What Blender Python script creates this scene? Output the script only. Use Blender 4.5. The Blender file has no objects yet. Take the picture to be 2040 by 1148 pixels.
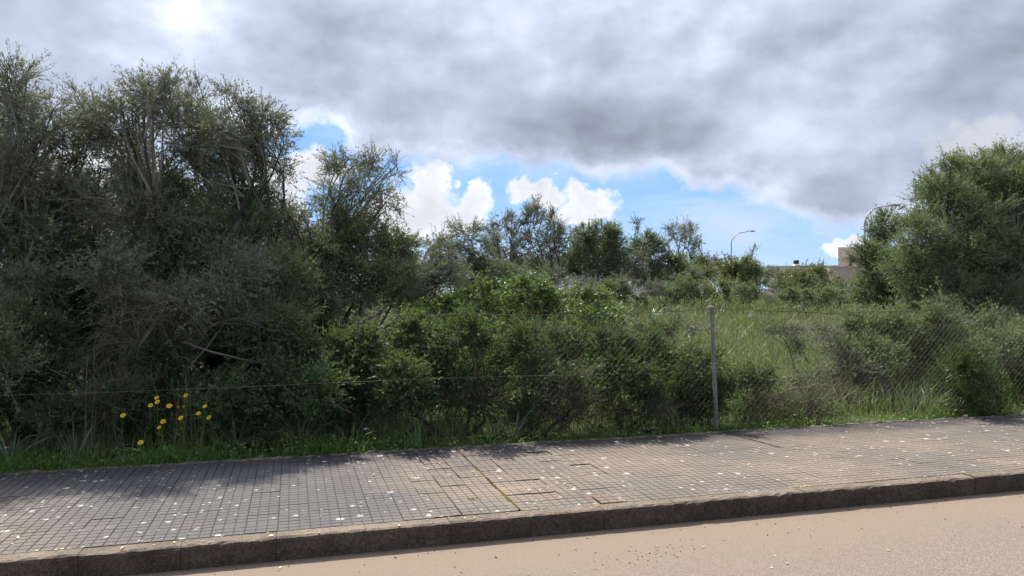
import bpy, math
import numpy as np

# ------------------------------------------------------------------ camera, sky, sun, exposure
H = 1.52                         # eye height
F = 1506.0                       # focal length in photo pixels (2040 wide)
HOR = 582.0                      # horizon row in the photo
A = math.radians(16.2)           # direction of the street against the picture plane
CA, SA = math.cos(A), math.sin(A)
scene = bpy.context.scene
col = scene.collection
cam_d = bpy.data.cameras.new('camera')
cam_d.sensor_width = 36.0
cam_d.lens = F / 2040.0 * 36.0
cam_d.clip_start = 0.05
cam_d.clip_end = 3000.0
cam = bpy.data.objects.new('camera', cam_d)
cam.location = (0, 0, H)
cam.rotation_euler = (math.radians(90) + math.atan((HOR - 574) / F), 0, 0)
col.objects.link(cam)
scene.camera = cam

SUN_EL, SUN_AZ = math.radians(54), math.radians(-26)     # azimuth: 0 = +Y, minus = left
sun_d = bpy.data.lights.new('sun', 'SUN')
sun_d.energy = 4.8
sun_d.angle = math.radians(0.8)
sun_d.color = (1.0, 0.93, 0.83)
sun = bpy.data.objects.new('sun', sun_d)
sun.rotation_euler = (math.radians(90) - SUN_EL, 0, math.pi - SUN_AZ)
col.objects.link(sun)

scene.view_settings.view_transform = 'Standard'
scene.view_settings.look = 'None'
scene.view_settings.exposure = 0.92
scene.view_settings.gamma = 1.0
scene.view_settings.use_curve_mapping = False
cy = scene.cycles
cy.max_bounces = 8
cy.diffuse_bounces = 5
cy.glossy_bounces = 2
cy.transmission_bounces = 4
cy.transparent_max_bounces = 4
cy.caustics_reflective = False
cy.caustics_refractive = False
cy.use_denoising = True


class NT:
    """small helper to write node trees as expressions"""
    def __init__(self, tree):
        self.t = tree
        self.n = tree.nodes
        self.l = tree.links

    def node(self, typ, **kw):
        nd = self.n.new(typ)
        for k, v in kw.items():
            setattr(nd, k, v)
        return nd

    def put(self, sock, v):
        if isinstance(v, bpy.types.NodeSocket):
            self.l.new(v, sock)
        else:
            sock.default_value = v

    def m(self, op, a, b=None, c=None, clamp=False):
        nd = self.node('ShaderNodeMath', operation=op, use_clamp=clamp)
        self.put(nd.inputs[0], a)
        if b is not None:
            self.put(nd.inputs[1], b)
        if c is not None:
            self.put(nd.inputs[2], c)
        return nd.outputs[0]

    def vm(self, op, a, b=None):
        nd = self.node('ShaderNodeVectorMath', operation=op)
        self.put(nd.inputs[0], a)
        if b is not None:
            self.put(nd.inputs[3 if op == 'SCALE' else 1], b)
        return nd.outputs['Value'] if op in ('DOT_PRODUCT', 'LENGTH', 'DISTANCE') else nd.outputs[0]

    def sstep(self, x, a, b, lo=0.0, hi=1.0):
        nd = self.node('ShaderNodeMapRange', interpolation_type='SMOOTHSTEP')
        self.put(nd.inputs[0], x)
        for i, v in enumerate((a, b, lo, hi)):
            self.put(nd.inputs[i + 1], v)
        return nd.outputs[0]

    def ramp(self, x, pts, interp='LINEAR'):
        nd = self.node('ShaderNodeValToRGB')
        cr = nd.color_ramp
        cr.interpolation = interp
        while len(cr.elements) < len(pts):
            cr.elements.new(0.5)
        for e, (p, c) in zip(cr.elements, pts):
            e.position = p
            e.color = (c, c, c, 1) if not hasattr(c, '__len__') else (*c, 1)
        self.put(nd.inputs[0], x)
        return nd.outputs[0]

    def noise(self, vec, scale, detail=4.0, rough=0.55, dist=0.0, out=0):
        nd = self.node('ShaderNodeTexNoise')
        self.put(nd.inputs['Vector'], vec)
        nd.inputs['Scale'].default_value = scale
        nd.inputs['Detail'].default_value = detail
        nd.inputs['Roughness'].default_value = rough
        nd.inputs['Distortion'].default_value = dist
        return nd.outputs[out]

    def mix(self, f, a, b, blend='MIX'):
        nd = self.node('ShaderNodeMix', data_type='RGBA', blend_type=blend)
        nd.clamp_factor = True
        self.put(nd.inputs[0], f)
        for s, v in ((6, a), (7, b)):
            if not isinstance(v, bpy.types.NodeSocket):
                v = (*v, 1) if len(v) == 3 else v
            self.put(nd.inputs[s], v)
        return nd.outputs[2]

    def comb(self, x, y, z):
        nd = self.node('ShaderNodeCombineXYZ')
        for i, v in enumerate((x, y, z)):
            self.put(nd.inputs[i], v)
        return nd.outputs[0]

    def sep(self, v):
        nd = self.node('ShaderNodeSeparateXYZ')
        self.put(nd.inputs[0], v)
        return nd.outputs


def pa(px):
    return math.degrees(math.atan((px - 1020) / F))


def pe(px, py):
    return math.degrees(math.atan((HOR - py) / F * math.cos(math.atan((px - 1020) / F))))


def build_world():
    w = bpy.data.worlds.new('World')
    scene.world = w
    w.use_nodes = True
    w.node_tree.nodes.clear()
    N = NT(w.node_tree)
    d = N.node('ShaderNodeTexCoord').outputs['Generated']
    x, y, z = N.sep(d)[:3]
    az = N.m('DEGREES', N.m('ARCTAN2', x, y))
    el = N.m('DEGREES', N.m('ARCSINE', z))
    sky = N.node('ShaderNodeTexSky', sky_type='NISHITA')
    sky.sun_disc = False
    sky.sun_elevation = SUN_EL
    sky.sun_rotation = SUN_AZ
    sky.air_density = 1.0
    sky.dust_density = 0.3
    sky.ozone_density = 3.0
    hs = N.node('ShaderNodeHueSaturation')
    hs.inputs['Saturation'].default_value = 1.25
    hs.inputs['Value'].default_value = 0.085
    N.l.new(sky.outputs[0], hs.inputs['Color'])
    blue = N.mix(0.6, hs.outputs[0], (0.23, 0.42, 0.84))

    # turbulent displacement of the cloud outlines
    bs = N.sep(N.noise(d, 6.0, 8, 0.6, 0.2, 1))
    fs = N.sep(N.noise(d, 24.0, 8, 0.62, 0.0, 1))
    nb, ne = N.m('SUBTRACT', bs[0], 0.5), N.m('SUBTRACT', bs[1], 0.5)
    nf, ng = N.m('SUBTRACT', fs[0], 0.5), N.m('SUBTRACT', fs[1], 0.5)
    azw = N.m('ADD', az, N.m('ADD', N.m('MULTIPLY', nb, 8.0), N.m('MULTIPLY', ng, 3.0)))
    elw = N.m('ADD', N.m('ADD', el, N.m('MULTIPLY', ne, 3.4)), N.m('MULTIPLY', nf, 3.0))

    def spot(px, py, ra, re_, a=azw, e=elw):
        q = N.m('ADD', N.m('POWER', N.m('DIVIDE', N.m('SUBTRACT', a, pa(px)), ra), 2),
                N.m('POWER', N.m('DIVIDE', N.m('SUBTRACT', e, pe(px, py)), re_), 2))
        return q

    # grey deck: its lower edge as an elevation over the azimuth
    edge_pts = [(-180, 5), (-60, 6), (-35, 8), (-22, 10.5), (pa(600), 11.5), (pa(655), 12.8), (pa(710), 10.3),
                (pa(860), 9.8), (pa(1000), 9.6), (pa(1140), 9.9), (pa(1185), 8.3), (pa(1300), 8.5),
                (pa(1400), 7.2), (pa(1520), 6.2), (pa(1600), 4.9), (pa(1700), 4.2), (40, 4.5), (60, 6), (180, 5)]
    edge = N.m('MULTIPLY', N.ramp(N.m('DIVIDE', N.m('ADD', azw, 180), 360),
                                  [((a + 180) / 360, e / 20) for a, e in edge_pts]), 20)
    dd = N.m('SUBTRACT', elw, edge)
    deck = N.sstep(dd, -0.5, 0.9)
    # brightness of the deck: pale torn fringe, dark belly, paler with height, billows over all
    bil = N.sstep(N.noise(N.vm('MULTIPLY', d, (1, 1, 1.5)), 2.4, 5, 0.5, 0.12, 0), 0.26, 0.74)
    bil2 = N.sstep(N.noise(N.vm('MULTIPLY', d, (1.0, 1.0, 1.6)), 7.0, 6, 0.52, 0.15, 0), 0.24, 0.76)
    body = N.ramp(N.m('DIVIDE', dd, 22), [(0, 0.59), (0.03, 0.55), (0.08, 0.43), (0.15, 0.36), (0.30, 0.385), (0.6, 0.42), (1, 0.44)], 'EASE')
    br = N.m('MULTIPLY', body, N.m('ADD', 0.86, N.m('ADD', N.m('MULTIPLY', bil, 0.38), N.m('MULTIPLY', bil2, 0.22))))
    sd = (math.sin(SUN_AZ) * math.cos(SUN_EL), math.cos(SUN_AZ) * math.cos(SUN_EL), math.sin(SUN_EL))
    cosS = N.vm('DOT_PRODUCT', d, sd)
    br = N.m('MULTIPLY', br, N.m('ADD', N.sstep(cosS, -0.6, 1.0, 0.92, 1.02), N.sstep(cosS, 0.82, 1.0, 0.0, 4.5)))  # unseen aureole round the sun, raised to fill the foliage with light
    # relief of the billows: the side turned to the sun is paler
    for sc_, off, am in ((3.2, 0.05, 1.0), (8.0, 0.022, 0.65)):
        dz_ = N.vm('MULTIPLY', d, (1, 1, 1.5))
        n1 = N.noise(dz_, sc_, 5, 0.5, 0.1, 0)
        n2 = N.noise(N.vm('ADD', dz_, tuple(v * off for v in (-0.45, 0.35, 1.0))), sc_, 5, 0.5, 0.1, 0)
        br = N.m('MULTIPLY', br, N.m('ADD', 1.0, N.m('MULTIPLY', N.m('SUBTRACT', n1, n2), am * 1.6)))
    # thin places where light comes through
    for px, py, ra, re_, am in ((375, 25, 2.4, 1.9, 0.22), (300, 60, 9.0, 5.0, 0.08), (1010, 30, 4.0, 4.5, 0.10), (1450, 100, 6.5, 4.0, 0.08),
                                (1680, 210, 2.5, 3.0, 0.06), (880, 230, 5.0, 2.0, 0.08)):
        gl = N.m('EXPONENT', N.m('MULTIPLY', spot(px, py, ra, re_), -1.0))
        br = N.m('ADD', br, N.m('MULTIPLY', N.m('MULTIPLY', gl, am), N.m('ADD', 0.5, bil2)))
    for px, py, ra, re_, am in ((1300, 270, 8.0, 2.2, 0.11), (600, 130, 4.0, 4.0, 0.10), (1850, 150, 6.0, 5.0, 0.10), (1650, 400, 5.0, 1.6, 0.14), (80, 40, 5.0, 3.0, 0.08)):
        gl = N.m('EXPONENT', N.m('MULTIPLY', spot(px, py, ra, re_), -1.0))
        br = N.m('MULTIPLY', br, N.m('SUBTRACT', 1.0, N.m('MULTIPLY', gl, am * 1.6)))
    tint = N.mix(N.sstep(br, 0.42, 0.95), (0.83, 0.94, 1.19), (0.93, 0.975, 1.08))
    deck_c = N.vm('SCALE', tint, br)

    # white cumulus standing in the blue gap
    azc = N.m('ADD', N.m('ADD', az, N.m('MULTIPLY', nb, 3.0)), N.m('MULTIPLY', nf, 4.5))
    elc = N.m('ADD', N.m('ADD', el, N.m('MULTIPLY', ne, 2.0)), N.m('MULTIPLY', ng, 4.5))
    blobs = [(845, 375, 45, 50), (835, 430, 70, 45), (868, 345, 26, 28), (940, 400, 40, 36), (915, 430, 60, 32), (1058, 368, 36, 24), (1080, 390, 40, 16),
             (1168, 400, 42, 28), (1150, 428, 62, 26), (790, 450, 60, 50), (640, 340, 60, 35), (540, 400, 80, 60),
             (1700, 488, 45, 14), (200, 380, 160, 90)]
    best = None
    for bx, by, rx, ry in blobs:
        v = spot(bx, by, rx / F * 57.3, ry / F * 57.3, azc, elc)
        best = v if best is None else N.m('MINIMUM', best, v)
    cum = N.sstep(best, 1.7, 0.5)
    low = N.sstep(N.m('ADD', el, N.m('MULTIPLY', N.m('SUBTRACT', bil2, 0.5), 5.0)), 5.0, 1.5)
    veil = N.sstep(N.noise(N.vm('MULTIPLY', d, (1, 1, 4.0)), 5.0, 7, 0.6, 0.6, 0), 0.40, 0.72)
    cum_b = N.m('ADD', 0.56, N.m('MULTIPLY', N.m('ADD', N.m('MULTIPLY', bil2, 0.5), N.m('MULTIPLY', fs[2], 0.6)), 0.30))
    cum_b = N.m('MULTIPLY', cum_b, N.sstep(best, 1.4, 0.0, 1.06, 0.88))
    cum_c = N.vm('SCALE', N.mix(N.sstep(cum_b, 0.55, 0.85), (0.92, 0.96, 1.05), (1, 1, 1)), cum_b)

    c = N.mix(N.m('MULTIPLY', veil, 0.5), blue, (0.50, 0.60, 0.80))
    c = N.mix(N.m('MULTIPLY', low, 0.5), c, (0.44, 0.60, 0.84))
    c = N.mix(cum, c, cum_c)
    thin = N.m('EXPONENT', N.m('MULTIPLY', spot(1445, 455, 3.2, 1.3), -1.0))
    c = N.mix(N.m('MULTIPLY', thin, 0.65), c, (0.52, 0.57, 0.70))
    c = N.mix(deck, c, deck_c)
    puff = N.sstep(spot(1945, 295, 2.6, 1.5, azc, elc), 2.2, 0.2)
    c = N.mix(N.m('MULTIPLY', puff, 0.6), c, (0.56, 0.58, 0.62))
    bg = N.node('ShaderNodeBackground')
    bg.inputs['Strength'].default_value = 0.76
    N.l.new(c, bg.inputs['Color'])
    out = N.node('ShaderNodeOutputWorld')
    N.l.new(bg.outputs[0], out.inputs[0])


build_world()

# ------------------------------------------------------------------ places: street frame and photo rays
def W(s, t, z=0.0):
    """street coordinates (along, across) to world"""
    return np.array([s * CA - t * SA, s * SA + t * CA, z])


def ST(x, y):
    return x * CA + y * SA, -x * SA + y * CA


def depth(px, t):
    """distance along the view axis where the ray of a photo column meets the line t = const"""
    k = (px - 1020) / F
    return t / (CA - k * SA)


def at(px, py, t):
    Y = depth(px, t)
    return np.array([(px - 1020) / F * Y, Y, H - (py - HOR) / F * Y])


KH = 0.133                                   # kerb height
TF, TI, TB = 4.475, 4.59, 6.62               # kerb front, tile edge, back of the pavement


def sm(x, a, b):
    u = np.clip((np.asarray(x, float) - a) / (b - a), 0, 1)
    return u * u * (3 - 2 * u)


def ground_z(x, y):
    s, t = x * CA + y * SA, -x * SA + y * CA
    bump = 0.05 * np.sin(1.3 * s + 0.7 * t) * np.sin(0.9 * t - 0.4 * s) + 0.03 * np.sin(2.9 * s) * np.sin(2.3 * t + 1)
    return KH - 0.03 + 0.92 * sm(t, 7.5, 23) + bump * sm(t, 6.9, 8.5)


def on_ground(px, t, dz=0.0):
    Y = depth(px, t)
    X = (px - 1020) / F * Y
    return np.array([X, Y, float(ground_z(X, Y)) + dz])


# ------------------------------------------------------------------ object helpers
def tag(o, label=None, cat=None, group=None, kind=None):
    if label:
        o['label'] = label
    if cat:
        o['category'] = cat
    if group:
        o['group'] = group
    if kind:
        o['kind'] = kind
    return o


def empty(name, loc, label=None, cat=None, group=None, kind=None):
    o = bpy.data.objects.new(name, None)
    o.empty_display_size = 0.1
    o.location = [float(v) for v in loc]
    col.objects.link(o)
    return tag(o, label, cat, group, kind)


class Geo:
    def __init__(self):
        self.v, self.q, self.t, self.n = [], [], [], 0
        self.qa, self.ta, self.qm, self.tm = [], [], [], []

    def add(self, v, q=None, t=None, var=0.5, mat=0):
        v = np.asarray(v, float).reshape(-1, 3)
        self.v.append(v)
        for f, L, La, Lm, k in ((q, self.q, self.qa, self.qm, 4), (t, self.t, self.ta, self.tm, 3)):
            if f is None:
                continue
            f = np.asarray(f, np.int64).reshape(-1, k)
            L.append(f + self.n)
            va = np.asarray(var, float)
            La.append(np.full(len(f), float(va)) if va.ndim == 0 else va)
            Lm.append(np.full(len(f), mat, np.int32))
        self.n += len(v)

    def mesh(self, name, mats, smooth=False):
        me = bpy.data.meshes.new(name)
        v = np.concatenate(self.v)
        q = np.concatenate(self.q) if self.q else np.zeros((0, 4), np.int64)
        t = np.concatenate(self.t) if self.t else np.zeros((0, 3), np.int64)
        loops = np.concatenate([q.ravel(), t.ravel()])
        nq, nt = len(q), len(t)
        me.vertices.add(len(v))
        me.vertices.foreach_set('co', v.astype(np.float32).ravel())
        me.loops.add(len(loops))
        me.loops.foreach_set('vertex_index', loops.astype(np.int32))
        me.polygons.add(nq + nt)
        starts = np.concatenate([np.arange(nq) * 4, nq * 4 + np.arange(nt) * 3])
        me.polygons.foreach_set('loop_start', starts.astype(np.int32))
        me.polygons.foreach_set('loop_total', np.concatenate([np.full(nq, 4), np.full(nt, 3)]).astype(np.int32))
        me.polygons.foreach_set('material_index', np.concatenate(self.qm + self.tm).astype(np.int32))
        me.polygons.foreach_set('use_smooth', np.full(nq + nt, smooth))
        at_ = me.attributes.new('var', 'FLOAT', 'FACE')
        at_.data.foreach_set('value', np.concatenate(self.qa + self.ta).astype(np.float32))
        for m_ in (mats if isinstance(mats, (list, tuple)) else [mats]):
            me.materials.append(m_)
        me.update(calc_edges=True)
        return me

    def build(self, name, mats, parent=None, smooth=False):
        me = self.mesh(name, mats, smooth)
        o = bpy.data.objects.new(name, me)
        col.objects.link(o)
        if parent is not None:
            o.parent = parent
            # geometry is given in world coordinates: shift into the parent's frame
            off = np.array(parent.location)
            v = np.concatenate(self.v) - off
            me.vertices.foreach_set('co', v.astype(np.float32).ravel())
            me.update()
        return o


def norm(v):
    return v / np.maximum(np.linalg.norm(v, axis=-1, keepdims=True), 1e-9)


def rdir(rng, n):
    return norm(rng.normal(size=(n, 3)))


def tubes(geo, P, R, sides=3, var=0.5, mat=0):
    """P: N x K x 3 centre lines, R: N x K radii"""
    P = np.asarray(P, float)
    R = np.asarray(R, float)
    if P.ndim == 2:
        P, R = P[None], R[None]
    N, K, _ = P.shape
    if R.ndim == 1:
        R = np.broadcast_to(R, (N, K))
    T = norm(np.gradient(P, axis=1))
    m_ = norm(T.mean(axis=1))
    ref = np.where(np.abs(m_[:, 2:3]) < 0.8, np.array([[0, 0, 1.0]]), np.array([[1.0, 0, 0]]))
    U = norm(np.cross(T, ref[:, None, :]))
    V = np.cross(T, U)
    an = np.arange(sides) * 2 * math.pi / sides
    ring = P[:, :, None, :] + R[:, :, None, None] * (np.cos(an)[None, None, :, None] * U[:, :, None, :] + np.sin(an)[None, None, :, None] * V[:, :, None, :])
    idx = np.arange(N * K * sides).reshape(N, K, sides)
    nx = np.roll(idx, -1, axis=2)
    q = np.stack([idx[:, :-1], nx[:, :-1], nx[:, 1:], idx[:, 1:]], axis=-1).reshape(-1, 4)
    va = np.asarray(var, float)
    if va.ndim:
        va = np.repeat(va, (K - 1) * sides)
    geo.add(ring.reshape(-1, 3), q=q, var=va, mat=mat)


def leaves(geo, rng, B, D, L, wid, var, mat=0, shape=0.45):
    """one rhombic leaf for every base point"""
    n = len(B)
    side = norm(np.cross(D, rdir(rng, n)))
    L = np.broadcast_to(np.asarray(L, float), (n,))[:, None]
    wd = np.broadcast_to(np.asarray(wid, float), (n,))[:, None]
    k0 = (B + D * L * 0.12)
    v = np.stack([k0 - side * wd * 0.5, k0 + side * wd * 0.5 + D * L * rng.uniform(0, 0.3, (n, 1)), B + D * L], axis=1).reshape(-1, 3)
    geo.add(v, t=np.arange(n * 3).reshape(n, 3), var=var, mat=mat)


def bez(p0, p1, p2, K):
    u = np.linspace(0, 1, K)[None, :, None]
    return (1 - u) ** 2 * p0[:, None] + 2 * u * (1 - u) * p1[:, None] + u ** 2 * p2[:, None]


# ------------------------------------------------------------------ materials
def new_mat(name):
    m_ = bpy.data.materials.new(name)
    m_.use_nodes = True
    m_.node_tree.nodes.clear()
    N = NT(m_.node_tree)
    out = N.node('ShaderNodeOutputMaterial')
    return m_, N, out


def principled(N, color, rough=0.8, spec=0.3, metal=0.0, bump=None, bump_d=0.002):
    p = N.node('ShaderNodeBsdfPrincipled')
    N.put(p.inputs['Base Color'], color if isinstance(color, bpy.types.NodeSocket) else (*color, 1))
    N.put(p.inputs['Roughness'], rough)
    p.inputs['Specular IOR Level'].default_value = spec
    p.inputs['Metallic'].default_value = metal
    if bump is not None:
        b = N.node('ShaderNodeBump')
        b.inputs['Distance'].default_value = bump_d
        b.inputs['Strength'].default_value = 1.0
        N.l.new(bump, b.inputs['Height'])
        N.l.new(b.outputs[0], p.inputs['Normal'])
    return p.outputs[0]


def leaf_mat(name, ramp, under, trans=0.3, rough=0.5, spec=0.35, tcol=(0.16, 0.22, 0.04)):
    """leaf: own colour by leaf, paler underside, light shining through"""
    m_, N, out = new_mat(name)
    a = N.node('ShaderNodeAttribute', attribute_name='var').outputs['Fac']
    c = N.ramp(a, ramp)
    bf = N.node('ShaderNodeNewGeometry').outputs['Backfacing']
    c2 = N.mix(N.m('MULTIPLY', bf, 0.7), c, under)
    p = principled(N, c2, rough, spec)
    tr = N.node('ShaderNodeBsdfTranslucent')
    N.l.new(N.mix(0.6, c, tcol), tr.inputs['Color'])
    mx = N.node('ShaderNodeMixShader')
    mx.inputs[0].default_value = trans
    N.l.new(p, mx.inputs[1])
    N.l.new(tr.outputs[0], mx.inputs[2])
    N.l.new(mx.outputs[0], out.inputs[0])
    return m_


def bark_mat(name, c0, c1, scale=30):
    m_, N, out = new_mat(name)
    g = N.node('ShaderNodeNewGeometry').outputs['Position']
    a = N.node('ShaderNodeAttribute', attribute_name='var').outputs['Fac']
    n = N.noise(N.vm('MULTIPLY', g, (1, 1, 0.35)), scale, 5, 0.65)
    f = N.m('ADD', N.m('MULTIPLY', n, 0.6), N.m('MULTIPLY', a, 0.5), clamp=True)
    N.l.new(principled(N, N.mix(f, c0, c1), 0.9, 0.15, bump=n, bump_d=0.01), out.inputs[0])
    return m_


M = {}
M['olive'] = leaf_mat('olive_leaf', [(0, (0.077, 0.095, 0.053)), (0.5, (0.157, 0.193, 0.108)), (1, (0.259, 0.317, 0.182))], (0.21, 0.21, 0.175), 0.32, 0.6, 0.2, (0.17, 0.175, 0.09))
M['olive_green'] = leaf_mat('green_olive_leaf', [(0, (0.062, 0.095, 0.036)), (0.5, (0.122, 0.182, 0.071)), (1, (0.206, 0.293, 0.112))], (0.17, 0.20, 0.13), 0.34, 0.6, 0.2, (0.18, 0.22, 0.07))
M['mastic'] = leaf_mat('mastic_leaf', [(0, (0.028, 0.057, 0.028)), (0.55, (0.064, 0.126, 0.051)), (1, (0.161, 0.267, 0.080))], (0.06, 0.085, 0.055), 0.28, 0.62, 0.15)
M['bramble'] = leaf_mat('bramble_leaf', [(0, (0.062, 0.126, 0.033)), (0.5, (0.121, 0.220, 0.054)), (1, (0.231, 0.336, 0.095))], (0.12, 0.15, 0.09), 0.32)
M['broom'] = leaf_mat('broom_leaf', [(0, (0.019, 0.049, 0.019)), (0.5, (0.037, 0.090, 0.026)), (1, (0.094, 0.179, 0.041))], (0.03, 0.06, 0.02), 0.25)
M['sage'] = leaf_mat('yellow_green_leaf', [(0, (0.085, 0.095, 0.038)), (0.5, (0.145, 0.155, 0.064)), (1, (0.225, 0.225, 0.105))], (0.2, 0.2, 0.12), 0.32)
M['grass'] = leaf_mat('grass_blade', [(0, (0.071, 0.100, 0.053)), (0.35, (0.124, 0.171, 0.077)), (0.7, (0.206, 0.242, 0.118)), (0.9, (0.295, 0.289, 0.177)), (1, (0.307, 0.236, 0.165))], (0.16, 0.18, 0.10), 0.38)
M['weed'] = leaf_mat('weed_leaf', [(0, (0.051, 0.121, 0.024)), (0.5, (0.097, 0.222, 0.040)), (1, (0.182, 0.332, 0.070))], (0.09, 0.15, 0.05), 0.4)
M['strap'] = leaf_mat('strap_leaf', [(0, (0.055, 0.103, 0.062)), (0.5, (0.103, 0.172, 0.103)), (1, (0.186, 0.262, 0.152))], (0.12, 0.17, 0.11), 0.3, 0.4, 0.4)
M['straw'] = leaf_mat('dry_straw', [(0, (0.15, 0.12, 0.075)), (0.5, (0.24, 0.195, 0.125)), (1, (0.36, 0.30, 0.20))], (0.25, 0.2, 0.13), 0.25)
M['bark'] = bark_mat('olive_bark', (0.024, 0.021, 0.017), (0.070, 0.064, 0.052))
M['twig'] = bark_mat('grey_twig', (0.090, 0.086, 0.070), (0.275, 0.265, 0.218))
M['dead'] = bark_mat('dead_twig', (0.070, 0.063, 0.052), (0.225, 0.205, 0.168))
M['brown'] = bark_mat('brown_twig', (0.055, 0.042, 0.033), (0.18, 0.138, 0.102))


def mat_simple(name, c, rough=0.8, spec=0.3, metal=0.0, var=0.25, scale=20):
    m_, N, out = new_mat(name)
    g = N.node('ShaderNodeNewGeometry').outputs['Position']
    n = N.noise(g, scale, 6, 0.6)
    lo = tuple(v * (1 - var) for v in c)
    hi = tuple(min(1, v * (1 + var)) for v in c)
    N.l.new(principled(N, N.mix(N.sstep(n, 0.3, 0.7), lo, hi), rough, spec, metal, bump=n, bump_d=0.004), out.inputs[0])
    return m_


def lichen(N, g, scale, seed, frac, radius, zsq=True):
    """round crusts of lichen: mask 0..1"""
    wv = N.noise(g, 38, 3, 0.6, 0, 1)
    p = N.vm('ADD', N.vm('ADD', g, N.vm('SCALE', N.vm('SUBTRACT', wv, (0.5, 0.5, 0.5)), 0.035)), (seed, seed * 1.7, 0))
    p = N.vm('MULTIPLY', p, (1, 1, 0.0))
    vo = N.node('ShaderNodeTexVoronoi', feature='F1')
    N.l.new(p, vo.inputs['Vector'])
    vo.inputs['Scale'].default_value = scale
    vo.inputs['Randomness'].default_value = 1.0
    rgb = N.sep(vo.outputs['Color'])
    patch = N.noise(g, 1.6, 4, 0.6)
    pick = N.m('LESS_THAN', N.m('SUBTRACT', rgb[0], N.m('MULTIPLY', N.m('SUBTRACT', patch, 0.5), 2.2)), frac)
    rad = N.m('MULTIPLY', N.m('ADD', 0.35, rgb[1]), radius * scale)
    dist = N.m('DIVIDE', vo.outputs['Distance'], rad)
    return N.m('MULTIPLY', pick, N.sstep(dist, 1.0, 0.7))


def pavement_mat(name, base=True):
    m_, N, out = new_mat(name)
    g = N.node('ShaderNodeNewGeometry').outputs['Position']
    oi = N.node('ShaderNodeObjectInfo').outputs['Random']
    st = N.sep(N.vm('MULTIPLY', g, (1, 1, 0)))
    s = N.m('ADD', N.m('MULTIPLY', st[0], CA), N.m('MULTIPLY', st[1], SA))
    t = N.m('ADD', N.m('MULTIPLY', st[0], -SA), N.m('MULTIPLY', st[1], CA))
    big = N.noise(g, 0.9, 5, 0.6)
    med = N.noise(g, 7, 5, 0.65)
    fine = N.noise(g, 160, 3, 0.7)
    c = N.mix(N.sstep(big, 0.35, 0.68), (0.112, 0.098, 0.086), (0.180, 0.141, 0.108))
    # tree shade painted over a wet, weathered old stretch at the left, dusty worn stretch at the right
    damp_shade = N.m('MULTIPLY', N.sstep(N.m('ADD', s, N.m('MULTIPLY', N.m('SUBTRACT', big, 0.5), 2.4)), 1.5, 0.0),
               N.sstep(N.m('ADD', s, N.m('ADD', N.m('MULTIPLY', t, 0.55), N.m('MULTIPLY', N.m('SUBTRACT', med, 0.5), 0.8))), 0.7, 1.9))
    c = N.mix(N.m('MULTIPLY', damp_shade, 0.9), c, (0.062, 0.064, 0.073))
    c = N.mix(N.m('MULTIPLY', N.sstep(med, 0.45, 0.75), 0.5), c, (0.10, 0.092, 0.085))
    c = N.mix(N.m('MULTIPLY', N.sstep(fine, 0.35, 0.75), 0.25), c, (0.27, 0.24, 0.20))
    # soiled tiles plus painted shrub shade along the planted edge
    soil_shade = N.sstep(N.m('ADD', t, N.m('ADD', N.m('MULTIPLY', N.m('SUBTRACT', big, 0.5), 0.8), N.m('MULTIPLY', N.m('SUBTRACT', med, 0.5), 0.3))), 6.08, 6.45)
    c = N.mix(N.m('MULTIPLY', soil_shade, 0.85), c, (0.047, 0.043, 0.046))
    c = N.mix(N.m('MULTIPLY', N.m('SUBTRACT', oi, 0.5), 0.35), c, (0.06, 0.05, 0.05))
    # rusty patch by the kerb
    ru = N.m('ADD', N.m('POWER', N.m('DIVIDE', N.m('SUBTRACT', s, 1.98), 0.10), 2), N.m('POWER', N.m('DIVIDE', N.m('SUBTRACT', t, 4.74), 0.16), 2))
    c = N.mix(N.m('MULTIPLY', N.sstep(N.m('ADD', ru, N.m('MULTIPLY', med, 1.6)), 2.2, 0.6), 0.4), c, (0.17, 0.085, 0.055))
    l1 = lichen(N, g, 9.5, 0.0, 0.34, 0.023)
    l2 = lichen(N, g, 17.0, 3.1, 0.30, 0.012)
    c = N.mix(N.m('MULTIPLY', N.m('MAXIMUM', l1, l2), 0.9), c, (0.40, 0.39, 0.36))
    if not base:
        c = N.mix(0.32, c, (0.020, 0.018, 0.016))
    N.l.new(principled(N, c, 0.85, 0.2, bump=N.m('ADD', N.m('MULTIPLY', fine, 0.5), med), bump_d=0.003), out.inputs[0])
    return m_


def road_mat():
    m_, N, out = new_mat('dusty_asphalt')
    g = N.node('ShaderNodeNewGeometry').outputs['Position']
    st = N.sep(g)
    t = N.m('ADD', N.m('MULTIPLY', st[0], -SA), N.m('MULTIPLY', st[1], CA))
    big = N.noise(g, 0.8, 5, 0.6)
    med = N.noise(g, 9, 5, 0.6)
    vo = N.node('ShaderNodeTexVoronoi', feature='F1')
    N.l.new(g, vo.inputs['Vector'])
    vo.inputs['Scale'].default_value = 120
    st_c = N.sep(vo.outputs['Color'])[0]
    asphalt = N.ramp(st_c, [(0, (0.105, 0.092, 0.079)), (0.6, (0.152, 0.132, 0.112)), (1, (0.205, 0.182, 0.158))])
    dust = (0.182, 0.139, 0.106)
    f = N.sstep(N.m('ADD', t, N.m('ADD', N.m('MULTIPLY', N.m('SUBTRACT', big, 0.5), 1.1), N.m('MULTIPLY', N.m('SUBTRACT', med, 0.5), 0.5))), 3.35, 4.25)
    c = N.mix(N.m('ADD', 0.22, N.m('MULTIPLY', f, 0.68)), asphalt, dust)
    c = N.mix(N.m('MULTIPLY', N.sstep(med, 0.5, 0.8), 0.25), c, (0.20, 0.155, 0.12))
    h = N.m('SUBTRACT', 1.0, vo.outputs['Distance'])
    N.l.new(principled(N, c, 0.92, 0.15, bump=h, bump_d=0.0025), out.inputs[0])
    return m_


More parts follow.
